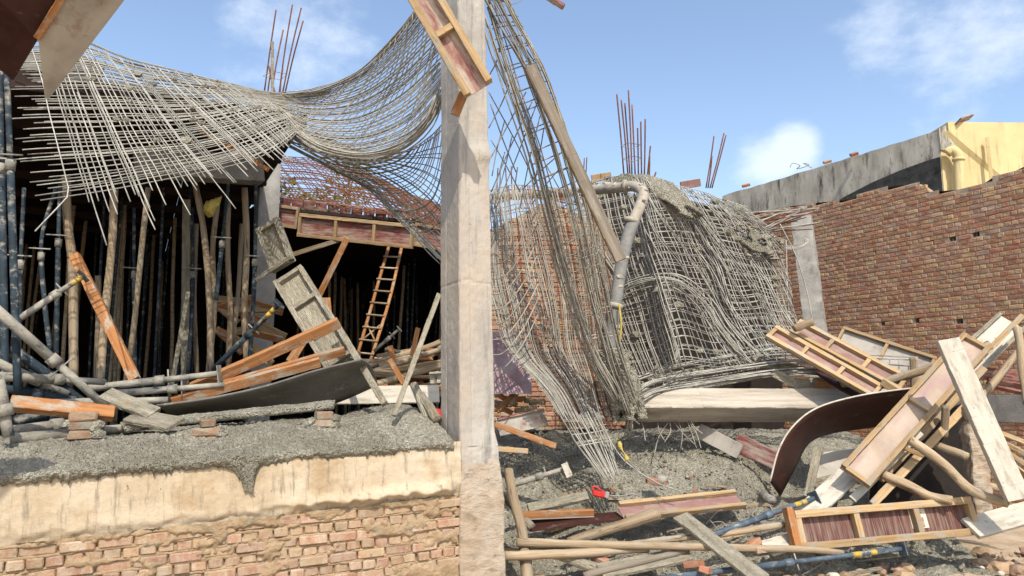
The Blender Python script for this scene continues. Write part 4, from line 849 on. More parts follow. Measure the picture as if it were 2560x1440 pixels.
pole('round_pole', P(2360, 1090, 8.9), P(2364, 1015, 8.8), .045, .045, 'upright stub with round sawn top under the diagonal panel', bend=.005)
pole('round_pole', P(2542, 820, 9.6), P(2568, 1010, 9.2), .05, .05, 'upright pole at the right edge behind the tan batten', bend=.02)
pole('round_pole', P(2440, 1010, 10), P(2545, 880, 10.4), .05, .05, 'dark shaded pole against the brick wall at right', bend=.02)
pole('round_pole', P(2290, 1000, 9.9), P(2283, 893, 9.9), .06, .055, 'short upright post beside the short rebar cage', bend=.01)
pole('round_pole', P(2470, 1215, 9), P(2590, 1235, 9), .05, .05, 'pole lying behind the foot of the white plank', bend=.01)
beam('batten', P(2310, 1140, 8.6), P(2235, 1110, 8.7), .05, .03, M_timber, label='thin tan batten beside the curved pole', cat='batten')
beam('batten', P(2330, 1250, 8.5), P(2210, 1195, 8.6), .05, .03, M_timber, label='thin tan batten below the lower curved pole', cat='batten')
for k, (a, b) in enumerate((((2130, 1250, 8.6), (2300, 1080, 8.8)), ((2180, 1262, 8.5), (2420, 1010, 9.0)), ((2200, 1200, 8.75), (2460, 920, 9.2)))):
    beam('under_batten', P(*a), P(*b), .09, .05, M_timber if k else M_white, label=('pale board edge below the diagonal panel', 'tan bearer under the diagonal panel, lower one', 'tan bearer under the diagonal panel, upper one')[k], cat='batten')
for k in range(5):
    beam('split_lath', P(2480+k*9, 1075+k*22, 9.4), P(2600, 1120+k*22+10*k, 9.2), .06, .03, M_timber, roll=random.uniform(-40, 40), label='split tan lath in the stack behind the white plank', cat='lath', group='laths behind the white plank')
for k in range(4):
    beam('red_board_scrap', P(2440+k*14, 925+k*14, 10.4), P(2560, 935+k*16, 10.3), .1, .03, M_redply, roll=20*k, label='reddish board scrap at the wall foot behind the white plank', cat='board', group='red board scraps at the wall foot')
# pink twin panels
for k, (a, b, wd) in enumerate((((1925, 832, 10.2), (2195, 985, 9.5), .27), ((1985, 818, 10.3), (2260, 965, 9.6), .30))):
    tray('pink_shutter_panel', P(*a), P(*b), wd, ('pink faced shutter panel, left one of the pair leaning on the mesh', 'pink faced shutter panel, right one of the pair with a stub on top')[k], fr=M_timber, ply=M_pinkply, face=(-.2, -.75, .75), n=2, rw_=.06, rh=.06)
pole('short_log', P(1985, 822, 10.0), P(2030, 805, 10.0), .05, .055, 'short log stub lying on the upper end of the pink panel', bend=.005, cat='log')
beam('loose_block', P(2205, 955, 9.5), P(2250, 985, 9.5), .09, .07, M_timber, label='tan timber block at the lower end of the pink panels', cat='block')
sheet('ply_sheet', Surf([[(2040, 905, 10.4), (2120, 950, 10), (2190, 985, 9.8)], [(2040, 935, 10.1), (2100, 975, 9.8), (2150, 1000, 9.7)]]), 10, 4, .015, M_darkply, label='dark maroon plywood edge showing below the pink panels', cat='plywood')
tray('wall_foot_shutter', P(2095, 845, 12.2), P(2330, 925, 11.4), .42, 'shaded grey shutter lying along the brick wall foot', fr=M_timber, ply=M_greyply, face=(-.4, -1, .5), n=1, edge='high')
# broken post
loft('broken_concrete_post', [(0, -.11, .11, -.1, .1), (.8, -.10, .10, -.1, .1), (.95, -.12, .10, -.1, .1), (1.1, -.08, .1, -.09, .08), (1.25, -.10, .05, -.07, .08), (1.36, -.04, .03, -.03, .03)], M_tanbase, 50, 8, .035, M=Matrix.Translation(P(2452, 1290, 8.9)), label='broken concrete stub post with ragged top', cat='post')
quadbox('dark_masonry', [P(2190, 1270, 9.6), P(2470, 1270, 9.5), P(2450, 1000, 9.7), P(2300, 1060, 9.8), P(2200, 1170, 9.7)], Vector((0, .2, 0)), M_shadedark, label='dark block of masonry in shadow behind the poles', cat='masonry')
beam('leaning_board', P(2020, 1245, 9.0), P(2045, 1120, 9.4), .10, .05, M_greywood, label='upright grey batten inside the arch', cat='batten')
beam('inner_board', P(2035, 1215, 9.3), P(2140, 1190, 9.3), .16, .06, M_greywood, label='concrete-smeared board lying inside the arch', cat='board', roll=20)
quadbox('grey_ply_sheet', [P(2030, 1210, 9.7), P(2140, 1195, 9.7), P(2160, 1120, 10), P(2060, 1130, 10)], Vector((0, .02, 0)), M_greyply, label='grey ply sheet in shade within the arch', cat='plywood')
# boards half buried in the heap
for k, (a, b, wd) in enumerate((((1745, 1075, 10.3), (1850, 1130, 9.9), .2), ((1840, 1105, 10.1), (1960, 1160, 9.6), .24), ((1620, 950, 10.9), (1760, 925, 11), .12), ((1860, 905, 10.5), (2050, 930, 10.4), .1))):
    beam('buried_board', P(*a), P(*b), wd, .03, (M_greyply, M_redply, M_greywood, M_greywood)[k], face=(-.5, -.7, .2), label=('grey board edge sticking out of the heap below the fallen column', 'reddish board half buried in the heap left of the arch', 'grey plank on the mesh edge above the fallen cage', 'grey plank lying over the fallen cage')[k], cat='board')
for k, (a, b, m_) in enumerate((((1930, 930, 10.3), (1990, 960, 10.2), M_greywood), ((1985, 955, 10.3), (2100, 965, 10.3), M_orange), ((1980, 962, 10.2), (2095, 950, 10.4), M_greywood))):
    beam('timber_stub', P(*a), P(*b), .12, .09, m_, label=('caked timber stub behind the fallen column, slanting', 'orange timber behind the fallen column', 'caked timber block on top of the orange timber')[k], cat='timber')
# ---- foreground right ground pieces ---------------------------------------------------
prop('steel_prop', P(1610, 1452, 7.55), P(2255, 1372, 7.9), .031, 'blue steel prop with yellow bands nearest the camera at lower right', plate=1, mat=M_steelb)
prop('steel_prop', P(1770, 1342, 8.0), P(2035, 1246, 8.7), .034, 'blue steel prop lying up against the front shutter', plate=1, mat=M_steelb)
prop('steel_prop', P(1262, 1218, 8.6), P(1418, 1170, 8.7), .034, 'cement-coated steel prop with square end plate on the heap', mat=M_steelc, plate=1, band=False)
beam('prop_head_plate', P(1410, 1158, 8.62), P(1424, 1192, 8.6), .075, .012, M_white, label='small whitish square plate at the end of the coated prop on the heap', cat='plate')
tube('pipe_end', [P(1905, 1238, 8.7), P(1932, 1252, 8.5)], .05, M_steelc, 12, label='dark open pipe end by the arch foot', cat='pipe')
pole('round_pole', P(1292, 1358, 7.75), P(2080, 1380, 7.85), .046, .034, 'long straight pole lying across the lower right foreground', ctrl=[P(1292, 1356, 7.75), P(1500, 1362, 7.8), P(1780, 1364, 7.85), P(1960, 1372, 7.9), P(2110, 1385, 7.9)], bend=.05)
pole('round_pole', P(1262, 1390, 7.55), P(1620, 1372, 7.9), .05, .042, 'pole end lying below the long straight pole', bend=.015)
pole('round_pole', P(1500, 1372, 7.95), P(1960, 1312, 8.2), .03, .038, 'thinner crooked pole lying above the long straight pole', bend=.03)
pole('round_log', P(1420, 1355, 8.0), P(1645, 1285, 8.3), .045, .075, 'thick log slanting up to the small tray', bend=.01, cat='log')
pole('round_log', P(1275, 1175, 8.3), P(1325, 1470, 7.5), .052, .062, 'upright weathered log leaning beside the column foot', ctrl=[P(1272, 1175, 8.3), P(1285, 1250, 8.1), P(1305, 1330, 7.9), P(1320, 1470, 7.5)], bend=.01, cat='log')
pole('round_log', P(1250, 1225, 8.6), P(1330, 1320, 8.2), .05, .05, 'grey log half hidden behind the upright log', mat=M_greywood, bend=.01, cat='log')
pole('round_log', P(1380, 1385, 7.8), P(1520, 1430, 7.7), .05, .055, 'caked log lying under the poles', mat=M_greywood, bend=.02, cat='log')
tray('small_tray_panel', P(1552, 1282, 8.4), P(1850, 1250, 8.9), .26, 'small pink shutter tray lying on the heap', fr=M_timber, ply=M_pinkply, face=(0, -.6, .8), n=0, rw_=.05, rh=.05, ends=False)
beam('flat_plank', P(1700, 1290, 8.2), P(1905, 1450, 7.3), .2, .04, M_greywood, face=(.1, -.6, .8), label='pale plank lying crossways under the long pole', cat='plank')
beam('flat_plank', P(1500, 1430, 7.6), P(1720, 1385, 7.9), .2, .04, M_greywood, face=(0, -.5, .9), label='caked plank at the bottom edge below the poles', cat='plank')
pole('rusty_pipe', P(1460, 1440, 7.5), P(1720, 1375, 7.9), .035, .035, 'brown weathered pipe slanting at the bottom edge', mat=M_weath, bend=.01, cat='pipe')
tray('dark_shutter', P(1245, 1068, 9.2), P(1365, 1042, 9.4), .22, 'dark grey shutter board beside the column below the purple ply', fr=M_redply, ply=M_greyply, face=(0, -1, .2), n=0, rw_=.03, rh=.03, ends=False, edge='high')
beam('orange_batten', P(1238, 1060, 8.9), P(1390, 1116, 8.8), .07, .05, M_orange, label='orange batten with mesh shadows sloping right of the column', cat='batten')
beam('orange_batten', P(1240, 1122, 8.8), P(1320, 1128, 8.8), .06, .05, M_timber, label='short tan batten lying below the orange batten', cat='batten')
for k in range(9):
    a = P(1240+random.uniform(0, 90), 990+random.uniform(0, 45), 10+.05*k); b = a+Vector((random.uniform(-.35, .35), .1, random.uniform(-.2, .25)))
    beam('timber_offcut', a, b, .07, .05, M_orange if k % 2 else M_pole, label='small timber offcut piled under the purple ply', cat='timber', group='offcuts under the purple ply')
quadbox('purple_ply_sheet', [P(1232, 985, 9.9), P(1330, 985, 9.9), P(1326, 880, 10.2), P(1285, 820, 10.4), P(1232, 830, 10.5)], Vector((0, .018, 0)), M_purpleply, label='purple plywood sheet with mesh shadows beside the column', cat='plywood')
beam('buried_plank', P(1320, 1272, 8.5), P(1470, 1240, 8.6), .12, .05, M_greywood, face=(0, -.6, .7), label='caked plank end bending out of the heap', cat='plank')
tray('buried_tray', P(1300, 1292, 8.3), P(1480, 1285, 8.5), .14, 'orange-edged board lying buried above the dark hollow', fr=M_orange, ply=M_greyply, face=(0, -.2, 1), n=0, edge='low', ends=False)
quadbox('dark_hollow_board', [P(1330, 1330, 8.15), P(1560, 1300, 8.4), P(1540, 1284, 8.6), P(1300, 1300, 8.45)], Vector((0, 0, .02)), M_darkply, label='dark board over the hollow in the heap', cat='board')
# red hand machine
hm = empty('red_hand_machine', None, 'small red power tool with cable lying on the grey heap', 'power tool')
q = P(1482, 1232, 8.55); beam('motor_body', q, P(1514, 1237, 8.5), .075, .07, M_red, hm, bev=.015); beam('gear_housing', P(1512, 1237, 8.5), P(1522, 1238, 8.5), .07, .07, M_wire, hm, bev=.01)
tube('handle', path([P(1481, 1228, 8.5), P(1482, 1217, 8.5), P(1492, 1218, 8.5), P(1502, 1226, 8.5)], 10), .011, M_red, 8, hm); tube('cable', path([P(1522, 1238, 8.5), P(1550, 1240, 8.5), P(1580, 1235, 8.55), P(1600, 1240, 8.6)], 14), .007, M_wire, 6, hm)
tube('fallen_wire', path([P(1480, 970, 9.0), P(1520, 1090, 8.8), P(1600, 1180, 8.6), P(1660, 1235, 8.5)], 20), .007, M_rebarw, 5, label='thin straight wire slanting down over the heap', cat='wire')
tube('fallen_wire', path([P(1500, 1060, 8.8), P(1560, 1150, 8.6), P(1640, 1205, 8.5), P(1700, 1228, 8.5)], 20), .007, M_rebarw, 5, label='thin curved wire lying on the heap', cat='wire')
tube('yellow_rag', path([P(1548, 1105, 8.7), P(1552, 1120, 8.65), P(1565, 1140, 8.6), P(1568, 1152, 8.6)], 12), lambda t: .018+.012*math.sin(t*9), M_yellow, 7, label='small yellow rag tied to the bars on the heap', cat='rag')
bk = boxdata(-.115, .115, -.055, .055, -.036, .036, .008, .004); bk.materials.append(M_brickr)
def loose_brick(x, y, d, rot, label, group=None, me=None, cat='brick', name='loose_brick', sc=1):
    o = dobj(name, me or bk, None, Matrix.Translation(P(x, y, d)) @ Matrix.Rotation(rot, 4, 'Z') @ Matrix.Rotation(random.uniform(-.4, .4), 4, 'X') @ Matrix.Rotation(random.uniform(-.3, .3), 4, 'Y') @ Matrix.Scale(sc, 4)); return tag(o, label, cat, group)
for k, (x, y, d) in enumerate(((1640, 1203, 9.0), (1880, 1362, 8.0), (1728, 1192, 9.2), (1500, 1400, 7.8), (1735, 1410, 7.75), (1905, 1375, 7.9), (1765, 1425, 7.6))):
    loose_brick(x, y, d, k*.7, ('red brick lying on the heap below the fallen column', 'red brick standing out between poles left of the front shutter', 'small red brick bit on the heap', 'orange brick lying under the poles', 'red brick at the bottom edge under the flat plank', 'red brick touching the front shutter', 'darker red brick nearest the bottom edge')[k], 'loose bricks on the ground', sc=(1, 1, .4, .9, .9, .8, .9)[k])
cyl = tube('concrete_core', [P(1642, 1195, 9.05), P(1662, 1203, 8.95)], .055, M_concrete, 12, label='grey concrete cylinder piece behind the red brick on the heap', cat='concrete piece')
def rock(seed, r):
    random.seed(seed); bm = bmesh.new(); bmesh.ops.create_icosphere(bm, subdivisions=2, radius=r); s = Vector((random.uniform(.8, 1.4), random.uniform(.7, 1.1), random.uniform(.5, .85)))
    for v in bm.verts:
        v.co = Vector((v.co.x*s.x, v.co.y*s.y, v.co.z*s.z))*(1+.28*noise.noise(v.co/r*1.2+Vector((seed, 0, 0))))
        v.co = Vector([round(c/(r*.34))*(r*.34)*.45+c*.55 for c in v.co])
    me = D.meshes.new('rock'); bm.to_mesh(me); bm.free(); return me
rocks = [rock(i, .085) for i in range(7)]
for m in rocks: m.materials.append(M_stone)
random.seed(77)
for k in range(62):
    x = random.uniform(1950, 2600); y = random.uniform(1350, 1440) if k % 3 else random.uniform(1335, 1400)
    if y < 1410-(x-1950)*.09: y += 25
    d = 1.93*F/(y-980)*1.0; d = min(max(d, 7.2), 9.6)
    p = P(x, y, d); sc = random.uniform(.25, 1.0) if k % 4 else random.uniform(.8, 1.3)
    o = dobj('rubble_stone', rocks[k % 7], None, Matrix.Translation(Vector((p.x, p.y, .04*sc+.02))) @ Matrix.Rotation(random.uniform(0, 6), 4, 'Z') @ Matrix.Scale(sc, 4))
    tag(o, 'broken brown masonry stone on the dusty ground at lower right', 'stone', 'rubble stones at lower right')
for k, (x, y, s_, lab) in enumerate(((2082, 1420, .9, 'pale cream stone lying below the near blue prop'), (2348, 1365, .55, 'small white stone in front of the front shutter'), (2448, 1392, .5, 'small grey pale stone on the open dusty ground'), (2500, 1410, .45, 'flat white chip on the dusty ground at right'), (2400, 1290, .6, 'white chip at the foot of the broken post'))):
    me = rock(50+k, .085); me.materials.append(M_pale); d = 1.95*F/(y-980); p = P(x, y, min(d, 8.6)); dobj('pale_stone', me, None, Matrix.Translation(Vector((p.x, p.y, .05 if k != 4 else p.z))) @ Matrix.Scale(s_, 4)); tag(COL.objects[-1], lab, 'stone')
# fine grit
vs, fs = [], []
for k in range(2600):
    x, y = random.uniform(1.6, 7.5), random.uniform(6.9, 9.6); r = random.uniform(.006, .03)*(1 if random.random() < .85 else 1.7); c = Vector((x, y, r*.3)); a = random.uniform(0, 6); b = len(vs)
    q = [Vector((math.cos(a+i*2.09)*r*random.uniform(.7, 1.3), math.sin(a+i*2.09)*r*random.uniform(.7, 1.3), 0)) for i in range(3)]
    vs += [c+q[0], c+q[1], c+q[2], c+Vector((0, 0, r*random.uniform(.6, 1.2))), c-Vector((0, 0, r))]; fs += [(b, b+1, b+3), (b+1, b+2, b+3), (b+2, b, b+3)]
tag(mobj('gravel', vs, fs, M_stone), 'scattered grit and crumbs on the dusty ground', 'gravel', kind='stuff')

vs, fs = [], []
random.seed(99)
for k in range(2600):
    x, y = random.uniform(-.4, 5.2), random.uniform(7.6, 11.5); r = random.uniform(.008, .028)*(1 if random.random() < .9 else 1.8); c = Vector((x, y, heapz(x, y)+.03)); a = random.uniform(0, 6); b = len(vs)
    q = [Vector((math.cos(a+i*2.09)*r*random.uniform(.7, 1.4), math.sin(a+i*2.09)*r*random.uniform(.7, 1.3), 0)) for i in range(3)]
    vs += [c+q[0], c+q[1], c+q[2], c+Vector((0, 0, r*random.uniform(.8, 1.6)))]; fs += [(b, b+1, b+3), (b+1, b+2, b+3), (b+2, b, b+3)]
tag(mobj('gravel', vs, fs, M_mortar), 'coarse pebbles and clods strewn over the grey heap', 'gravel', kind='stuff')
for k in range(44):
    x, y = random.uniform(-.2, 4.6), random.uniform(7.5, 9.6); z = max(heapz(x, y), .03)+.05; an = random.uniform(-.6, .6); L = random.uniform(.15, .55)
    a = Vector((x, y, z)); bb = a+Vector((math.cos(an)*L, math.sin(an)*L*.6, random.uniform(-.03, .08)))
    beam('timber_splinter', a, bb, random.uniform(.02, .05), random.uniform(.01, .025), (M_timber, M_greywood, M_pole)[k % 3], roll=random.uniform(0, 180), label='small timber splinter strewn over the heap and foreground', cat='timber', group='timber splinters on the heap')
for k in range(26):
    x, y = random.uniform(.4, 4.2), random.uniform(7.2, 9.4); z = max(heapz(x, y), .02)+.03; me = bk
    o = dobj('brick_bit', me, None, Matrix.Translation((x, y, z)) @ Matrix.Rotation(random.uniform(0, 6), 4, 'Z') @ Matrix.Rotation(random.uniform(-.5, .5), 4, 'X') @ Matrix.Diagonal((random.uniform(.25, .6), random.uniform(.4, .9), random.uniform(.5, .9), 1)))
    tag(o, 'broken red brick bit half sunk in the grey heap', 'brick', 'brick bits in the heap')
for k in range(16):
    x, y = random.uniform(-.2, 4), random.uniform(7.7, 9.6); p = Vector((x, y, heapz(x, y)+.05)); q = p+Vector((random.uniform(-.5, .5), random.uniform(-.2, .2), random.uniform(.0, .25)))
    tube('wire_end', path([p, (p+q)/2+nv(p, 5, k)*.12, q], 9), .0045, M_wire, 5, label='bent thin tie wire sticking out of the heap', cat='wire', group='tie wires on the heap')

for k in range(22):
    c = cr([P(1235, 492, 12.4), P(1400, 482, 11.4), P(1540, 470, 10.4), P(1608, 482, 9.9), P(1580, 560, 9.7), P(1549, 690, 9.55), P(1530, 850, 9.5)], random.random())
    me = rockmesh(k+500, random.uniform(.02, .045)); me.materials.append(M_cem); dobj('cement_crust', me, pr, Matrix.Translation(c+Vector((random.uniform(-.04, .04), -.06, random.uniform(-.02, .05)))))
# ================================================================== LEFT SIDE
random.seed(5)
# overhead panel at the top left corner
ov = empty('overhead_shutter', None, 'big dark overhanging shutter panel at the top left corner', 'shutter panel')
quadbox('grey_board', [P(112, 246, 5.6), P(95, 92, 5.2), P(180, -60, 4.9), P(345, -60, 5.1)], Vector((.02, .02, .004)), M_greyply, ov)
quadbox('maroon_board', [P(30, 200, 5.6), P(92, 96, 5.25), P(180, -60, 4.95), P(-60, -60, 4.8), P(-60, 120, 5.4)], Vector((0, .02, .01)), M_darkply, ov)
_q = []
for c in ((-12, 1258), (128, 1098), (60, 1040), (-420, 1040), (-420, 1380)):
    _a = hit(*c, WA-V*.05, V); _q.append(_a+sun_dir*((4.35-_a.z)/sun_dir.z))
quadbox('unseen_shadow_board', _q, Vector((0, 0, .02)), M_darkply, ov)  # unseen board added to cast the wall shadow, outline traced back sunward
beam('edge_rail', P(94, 95, 5.2), P(190, -62, 4.9), .05, .05, M_orange, ov)
# board fixed at the column top
cb = tray('column_side_shutter', P(1030, -60, 6.5), P(1198, 225, 6.55), .30, 'red faced shutter strip with tan rails hanging on the column top', fr=M_timber, ply=M_filmply, n=1, face=(-.05, -1, -.12), rw_=.065, rh=.075, ends=False, overh=.0)
beam('hanging_block', P(1160, 232, 6.75), P(1137, 288, 6.8), .09, .06, M_orange, label='orange timber stub hanging under the column shutter', cat='timber')
beam('dangling_plank', P(1350, -18, 6), P(1410, 18, 6), .05, .03, M_redply, label='dark plank end dangling into view at the top', cat='plank', roll=30)
tube('dangling_wire', path([P(1260, 12, 7), P(1290, 8, 7), P(1310, -5, 7), P(1330, -30, 7)], 12), .004, M_wire, 5, label='thin wire dangling beside the plank end at the top', cat='wire')
beam('grey_plank', P(1325, 165, 7.85), P(1552, 652, 7.9), .125, .05, M_weath, roll=-22, label='long grey plank caught in the cascading rebar bundle', cat='plank')
lbeam('brown_edge', D.objects['grey_plank'], (.02, -.0665, -.002), (2.3, -.0665, -.002), .006, .044, M_timber)
# rear formwork edge in the middle opening
tray('rear_edge_shutter', P(748, 562, 13.0), P(1035, 592, 12.5), .42, 'long brown shutter panel on the sagging rear roof edge', fr=M_timber, ply=M_redply, n=2, rw_=.06, rh=.06)
tray('rear_edge_shutter', P(690, 538, 13.4), P(746, 546, 13.4), .40, 'short red shutter panel next to the back column', fr=M_timber, ply=M_redply, n=0, rw_=.05, rh=.05)
tray('rear_edge_shutter', P(1035, 585, 12.6), P(1120, 600, 12.4), .40, 'red shutter panel end disappearing behind the column', fr=M_timber, ply=M_redply, n=0, rw_=.05, rh=.05)
for k in range(14):
    x = 700+k*30; beam('red_deck_board' if k % 1 == 0 else '', P(x, 505+k*3.2, 13.7), P(x+26, 508+k*3.2, 13.6), .17, .03, M_redply, label='red deck board under the rusty mat', cat='board', group='red deck boards under the rusty mat')
beam('raking_strut', P(868, 595, 12.4), P(795, 745, 12.6), .10, .08, M_orange, label='orange raking strut below the rear formwork edge', cat='strut')
beam('cross_strut', P(880, 590, 12.8), P(720, 640, 13), .08, .05, M_pole, label='thin brown strut slanting left in the dark opening', cat='strut')
# ladder
lad = empty('wooden_ladder', None, 'orange wooden ladder leaning inside the dark middle opening', 'ladder')
a0, a1, b0, b1 = P(890, 900, 12.0), P(972, 616, 13.0), P(925, 905, 12.0), P(1004, 618, 13.0)
tube('ladder_side', path([a0, (a0+a1)/2, a1], 8), .028, M_orange, 8, lad); tube('ladder_side', path([b0, (b0+b1)/2+Vector((.04, 0, 0)), b1], 8), .028, M_orange, 8, lad)
for k in range(9):
    t = .06+k*.105; tube('rung', [a0.lerp(a1, t)-Vector((.04, .04, 0)), b0.lerp(b1, t)+Vector((.04, -.04, 0))], .016, M_pole, 6, lad)
tube('brace', [a0.lerp(a1, .16), b0.lerp(b1, .3)], .014, M_timber, 6, lad); tube('brace', [a0.lerp(a1, .3), b0.lerp(b1, .16)], .014, M_timber, 6, lad)
# standing poles
PL = [  # top, bottom, half width px, depth, wood?, label
 ([(165, 440), (168, 560), (182, 680), (186, 960)], 11, 9.2, 'thick sunlit wooden pole third from the left edge'),
 ([(287, 470), (280, 600), (262, 800), (250, 965)], 10, 9.4, 'wooden pole left of the orange leaning beam top'),
 ([(370, 470), (352, 640), (335, 800), (314, 965)], 7, 9.4, 'thin orange-brown pole with steel clamp near the mat tips'),
 ([(486, 450), (508, 560), (520, 700), (526, 930)], 8, 10, 'crooked wooden pole left of the yellow cloth'),
 ([(545, 495), (532, 620), (536, 760), (520, 935)], 7, 10.2, 'wavy wooden pole crossing behind the yellow cloth'),
 ([(572, 500), (568, 640), (574, 780), (570, 910)], 7, 10.4, 'pale wooden pole between the yellow cloth and blue pole'),
 ([(612, 470), (616, 620), (612, 780), (616, 910)], 8, 10.4, 'dark wooden pole just left of the blue pole by the column'),
 ([(604, 560), (596, 720), (580, 850), (570, 930)], 6, 10.8, 'dark slanting pole behind the blue pole'),
 ([(246, 690), (246, 800), (240, 960)], 7, 10.2, 'short pale pole in shade behind the orange leaning beam'),
 ([(490, 560), (486, 760), (494, 940)], 6, 11, 'thin shaded wooden pole right of the grey post'),
]
for (c, hwid, d, lab) in PL:
    pts = [P(x, y, d) for x, y in c]; pole('standing_pole', pts[0], pts[-1], hwid*d/F, hwid*d/F, lab, ctrl=pts, bend=.015, n=20)
SP = [
 ([(14, 100), (28, 480), (44, 980)], 9, 6.6, 'tall dark steel pole at the far left edge, right one'),
 ([(0, 180), (4, 480), (14, 980)], 9, 6.8, 'tall dark steel pole at the far left edge, left one'),
 ([(150, 460), (145, 640), (140, 900)], 6, 9, 'steel pole with cement and yellow paint near its foot'),
 ([(140, 470), (104, 600), (112, 760), (126, 880)], 6, 9, 'bent blue steel pole left of the thick wooden pole'),
 ([(640, 410), (636, 700), (622, 930)], 5.5, 10.2, 'blue steel pole standing before the back column'),
 ([(575, 420), (552, 640), (540, 750)], 5.5, 10, 'blue steel pole slanting under the beam to a clamp'),
 ([(60, 470), (50, 700), (46, 960)], 6, 7.6, 'steel pole behind the far left pair'),
 ([(335, 520), (335, 720), (338, 940)], 5, 10, 'blue steel pole behind the thin orange-brown pole'),
 ([(480, 520), (482, 720), (470, 940)], 5, 10.6, 'blue steel pole right of the grey post'),
]
for (c, hwid, d, lab) in SP:
    pts = [P(x, y, d) for x, y in c]; ro = empty('standing_steel_pole', None, lab, 'steel pole')
    k = 10; pp = path(pts, 20); r = hwid*d/F
    tube('outer_tube', pp[8:], r, M_steel, 10, ro); tube('inner_tube', pp[:10], r*.8, M_steel, 10, ro); tube('collar', [pp[8]-Z*.05, pp[8]+Z*.05], r*1.35, M_steelc, 10, ro); tube('pin', [pp[8]+Vector((-.14, -.03, .1)), pp[8]+Vector((.14, -.05, .08))], .009, M_rebarw, 6, ro)
beam('grey_post', P(466, 500, 10.8), P(462, 965, 10.8), .11, .1, M_greywood, label='straight grey post standing in the shaded interior', cat='post')
beam('grey_post', P(470, 730, 10.4), P(430, 960, 10.2), .06, .05, M_greywood, label='thin grey batten leaning against the grey post', cat='post')
for k in range(72):
    x = random.uniform(-60, 640) if k % 3 else random.uniform(720, 1110); d = random.uniform(11.5, 20) if x < 640 else random.uniform(16, 22); zt_ = 5.4 if d < 13.5 or x < 640 else 5.0
    a = P(x, 800, d); base = Vector((a.x, a.y, 1.36)); top = Vector((a.x+random.uniform(-.15, .15), a.y, zt_-.05))
    st = random.random() < .6; r = .024 if st else .036
    pts = [base+(top-base)*(i/7)+(noise.noise_vector(Vector((i*.4, k, 1)))*(.01 if st else .04)) for i in range(8)]
    tube('interior_prop', pts, r, M_steel if st else M_pole, 7, label=('dark steel' if st else 'wooden')+(' prop deep in the shade among the left poles' if x < 640 else ' prop deep in the dark middle opening'), cat='prop', group=('steel' if st else 'wooden')+' props deep in the '+('left interior' if x < 640 else 'middle opening'))
# yellow cloth
sheet('yellow_cloth', Surf([[(515, 505, 9.9), (530, 500, 9.8), (555, 490, 9.9)], [(510, 525, 9.8), (525, 520, 9.7), (550, 508, 9.8)], [(520, 545, 9.85), (532, 540, 9.75), (540, 525, 9.8)]]), 10, 8, .01, M_yellow, None, .03, 9, label='yellow-green cloth knotted between the standing poles', cat='cloth')
# orange beams
def ob(a, b, wd, h, lab, roll=0, mat=M_orange): beam('orange_beam', P(*a), P(*b), wd, h, mat, label=lab, cat='beam', roll=roll)
ob((186, 637, 8.3), (338, 950, 8.0), .105, .08, 'orange beam leaning steeply among the poles on the left', 15)
ob((478, 972, 7.9), (848, 806, 8.0), .11, .09, 'orange beam, upper one of the pair rising to the right', 20)
ob((560, 962, 7.9), (862, 876, 8.1), .09, .08, 'orange beam, lower one of the pair under the caked tray', 20)
ob((430, 1004, 7.5), (800, 905, 7.9), .10, .06, 'orange rail along the curled sheet edge', 20)
ob((24, 1008, 5.9), (285, 1034, 6.3), .11, .09, 'orange beam with caked end lying over the pipes at far left', -30)
ob((725, 905, 8.6), (762, 845, 8.6), .10, .06, 'short orange beam stub under the caked tray')
ob((822, 800, 8.9), (816, 745, 8.9), .09, .05, 'upright orange stub behind the caked tray')
# bent sheet
S_b = Surf([[(390, 1014, 7.2), (520, 996, 7.25), (660, 966, 7.35), (790, 926, 7.5), (905, 898, 7.6)], [(410, 1024, 7.5), (540, 1012, 7.6), (690, 992, 7.7), (820, 956, 7.8), (930, 918, 7.9)], [(430, 1045, 7.9), (560, 1042, 7.95), (710, 1034, 8.0), (830, 1010, 8.1), (945, 962, 8.2)]])
sheet('curled_sheet', S_b, 30, 8, .02, M_shadesheet, label='curled grey formwork sheet under the orange rails', cat='sheet')
# caked trays
tray('caked_tray', P(672, 560, 9.3), P(712, 668, 9.2), .34, 'short cement-caked tray panel leaning on the back column', fr=M_greywood, ply=M_greywood, face=(-.35, -1, .1), n=0, rw_=.06, rh=.07)
tray('caked_tray', P(722, 688, 9.0), P(855, 905, 8.5), .40, 'long cement-caked tray panel sloping down to the orange beams', fr=M_greywood, ply=M_greywood, face=(-.3, -1, .55), n=2, rw_=.06, rh=.07)
beam('caked_lath', P(640, 700, 9.2), P(728, 640, 9.1), .05, .03, M_greywood, label='caked lath between the two caked trays', cat='lath')
beam('steel_edge_bar', P(838, 805, 8.4), P(962, 1010, 7.4), .07, .05, M_greywood, label='grey bar sloping down right of the caked tray', cat='bar')
beam('thin_lath', P(1098, 735, 7.5), P(985, 1040, 7.0), .05, .035, M_greywood, label='thin pale lath leaning against the column left side', cat='lath')
beam('white_board', P(760, 990, 8.3), P(1098, 985, 8.6), .22, .03, M_white, face=(0, -1, .5), label='whitish board lying behind the leaning lath', cat='board')
pole('short_log', P(1035, 962, 7.7), P(1070, 1050, 7.4), .045, .045, 'short log stub leaning left of the column base', mat=M_greywood, bend=.01, cat='log')
pole('short_log', P(1052, 990, 7.6), P(1094, 1050, 7.3), .05, .05, 'thicker log stub beside the column base', mat=M_greywood, bend=.01, cat='log')
sheet('red_sack', Surf([[(1070, 1030, 7.55), (1085, 1022, 7.5), (1102, 1025, 7.55)], [(1075, 1048, 7.45), (1088, 1045, 7.4), (1104, 1048, 7.45)]]), 10, 6, .03, M_red, None, .02, 9, label='scrap of red plastic at the column base', cat='sack')
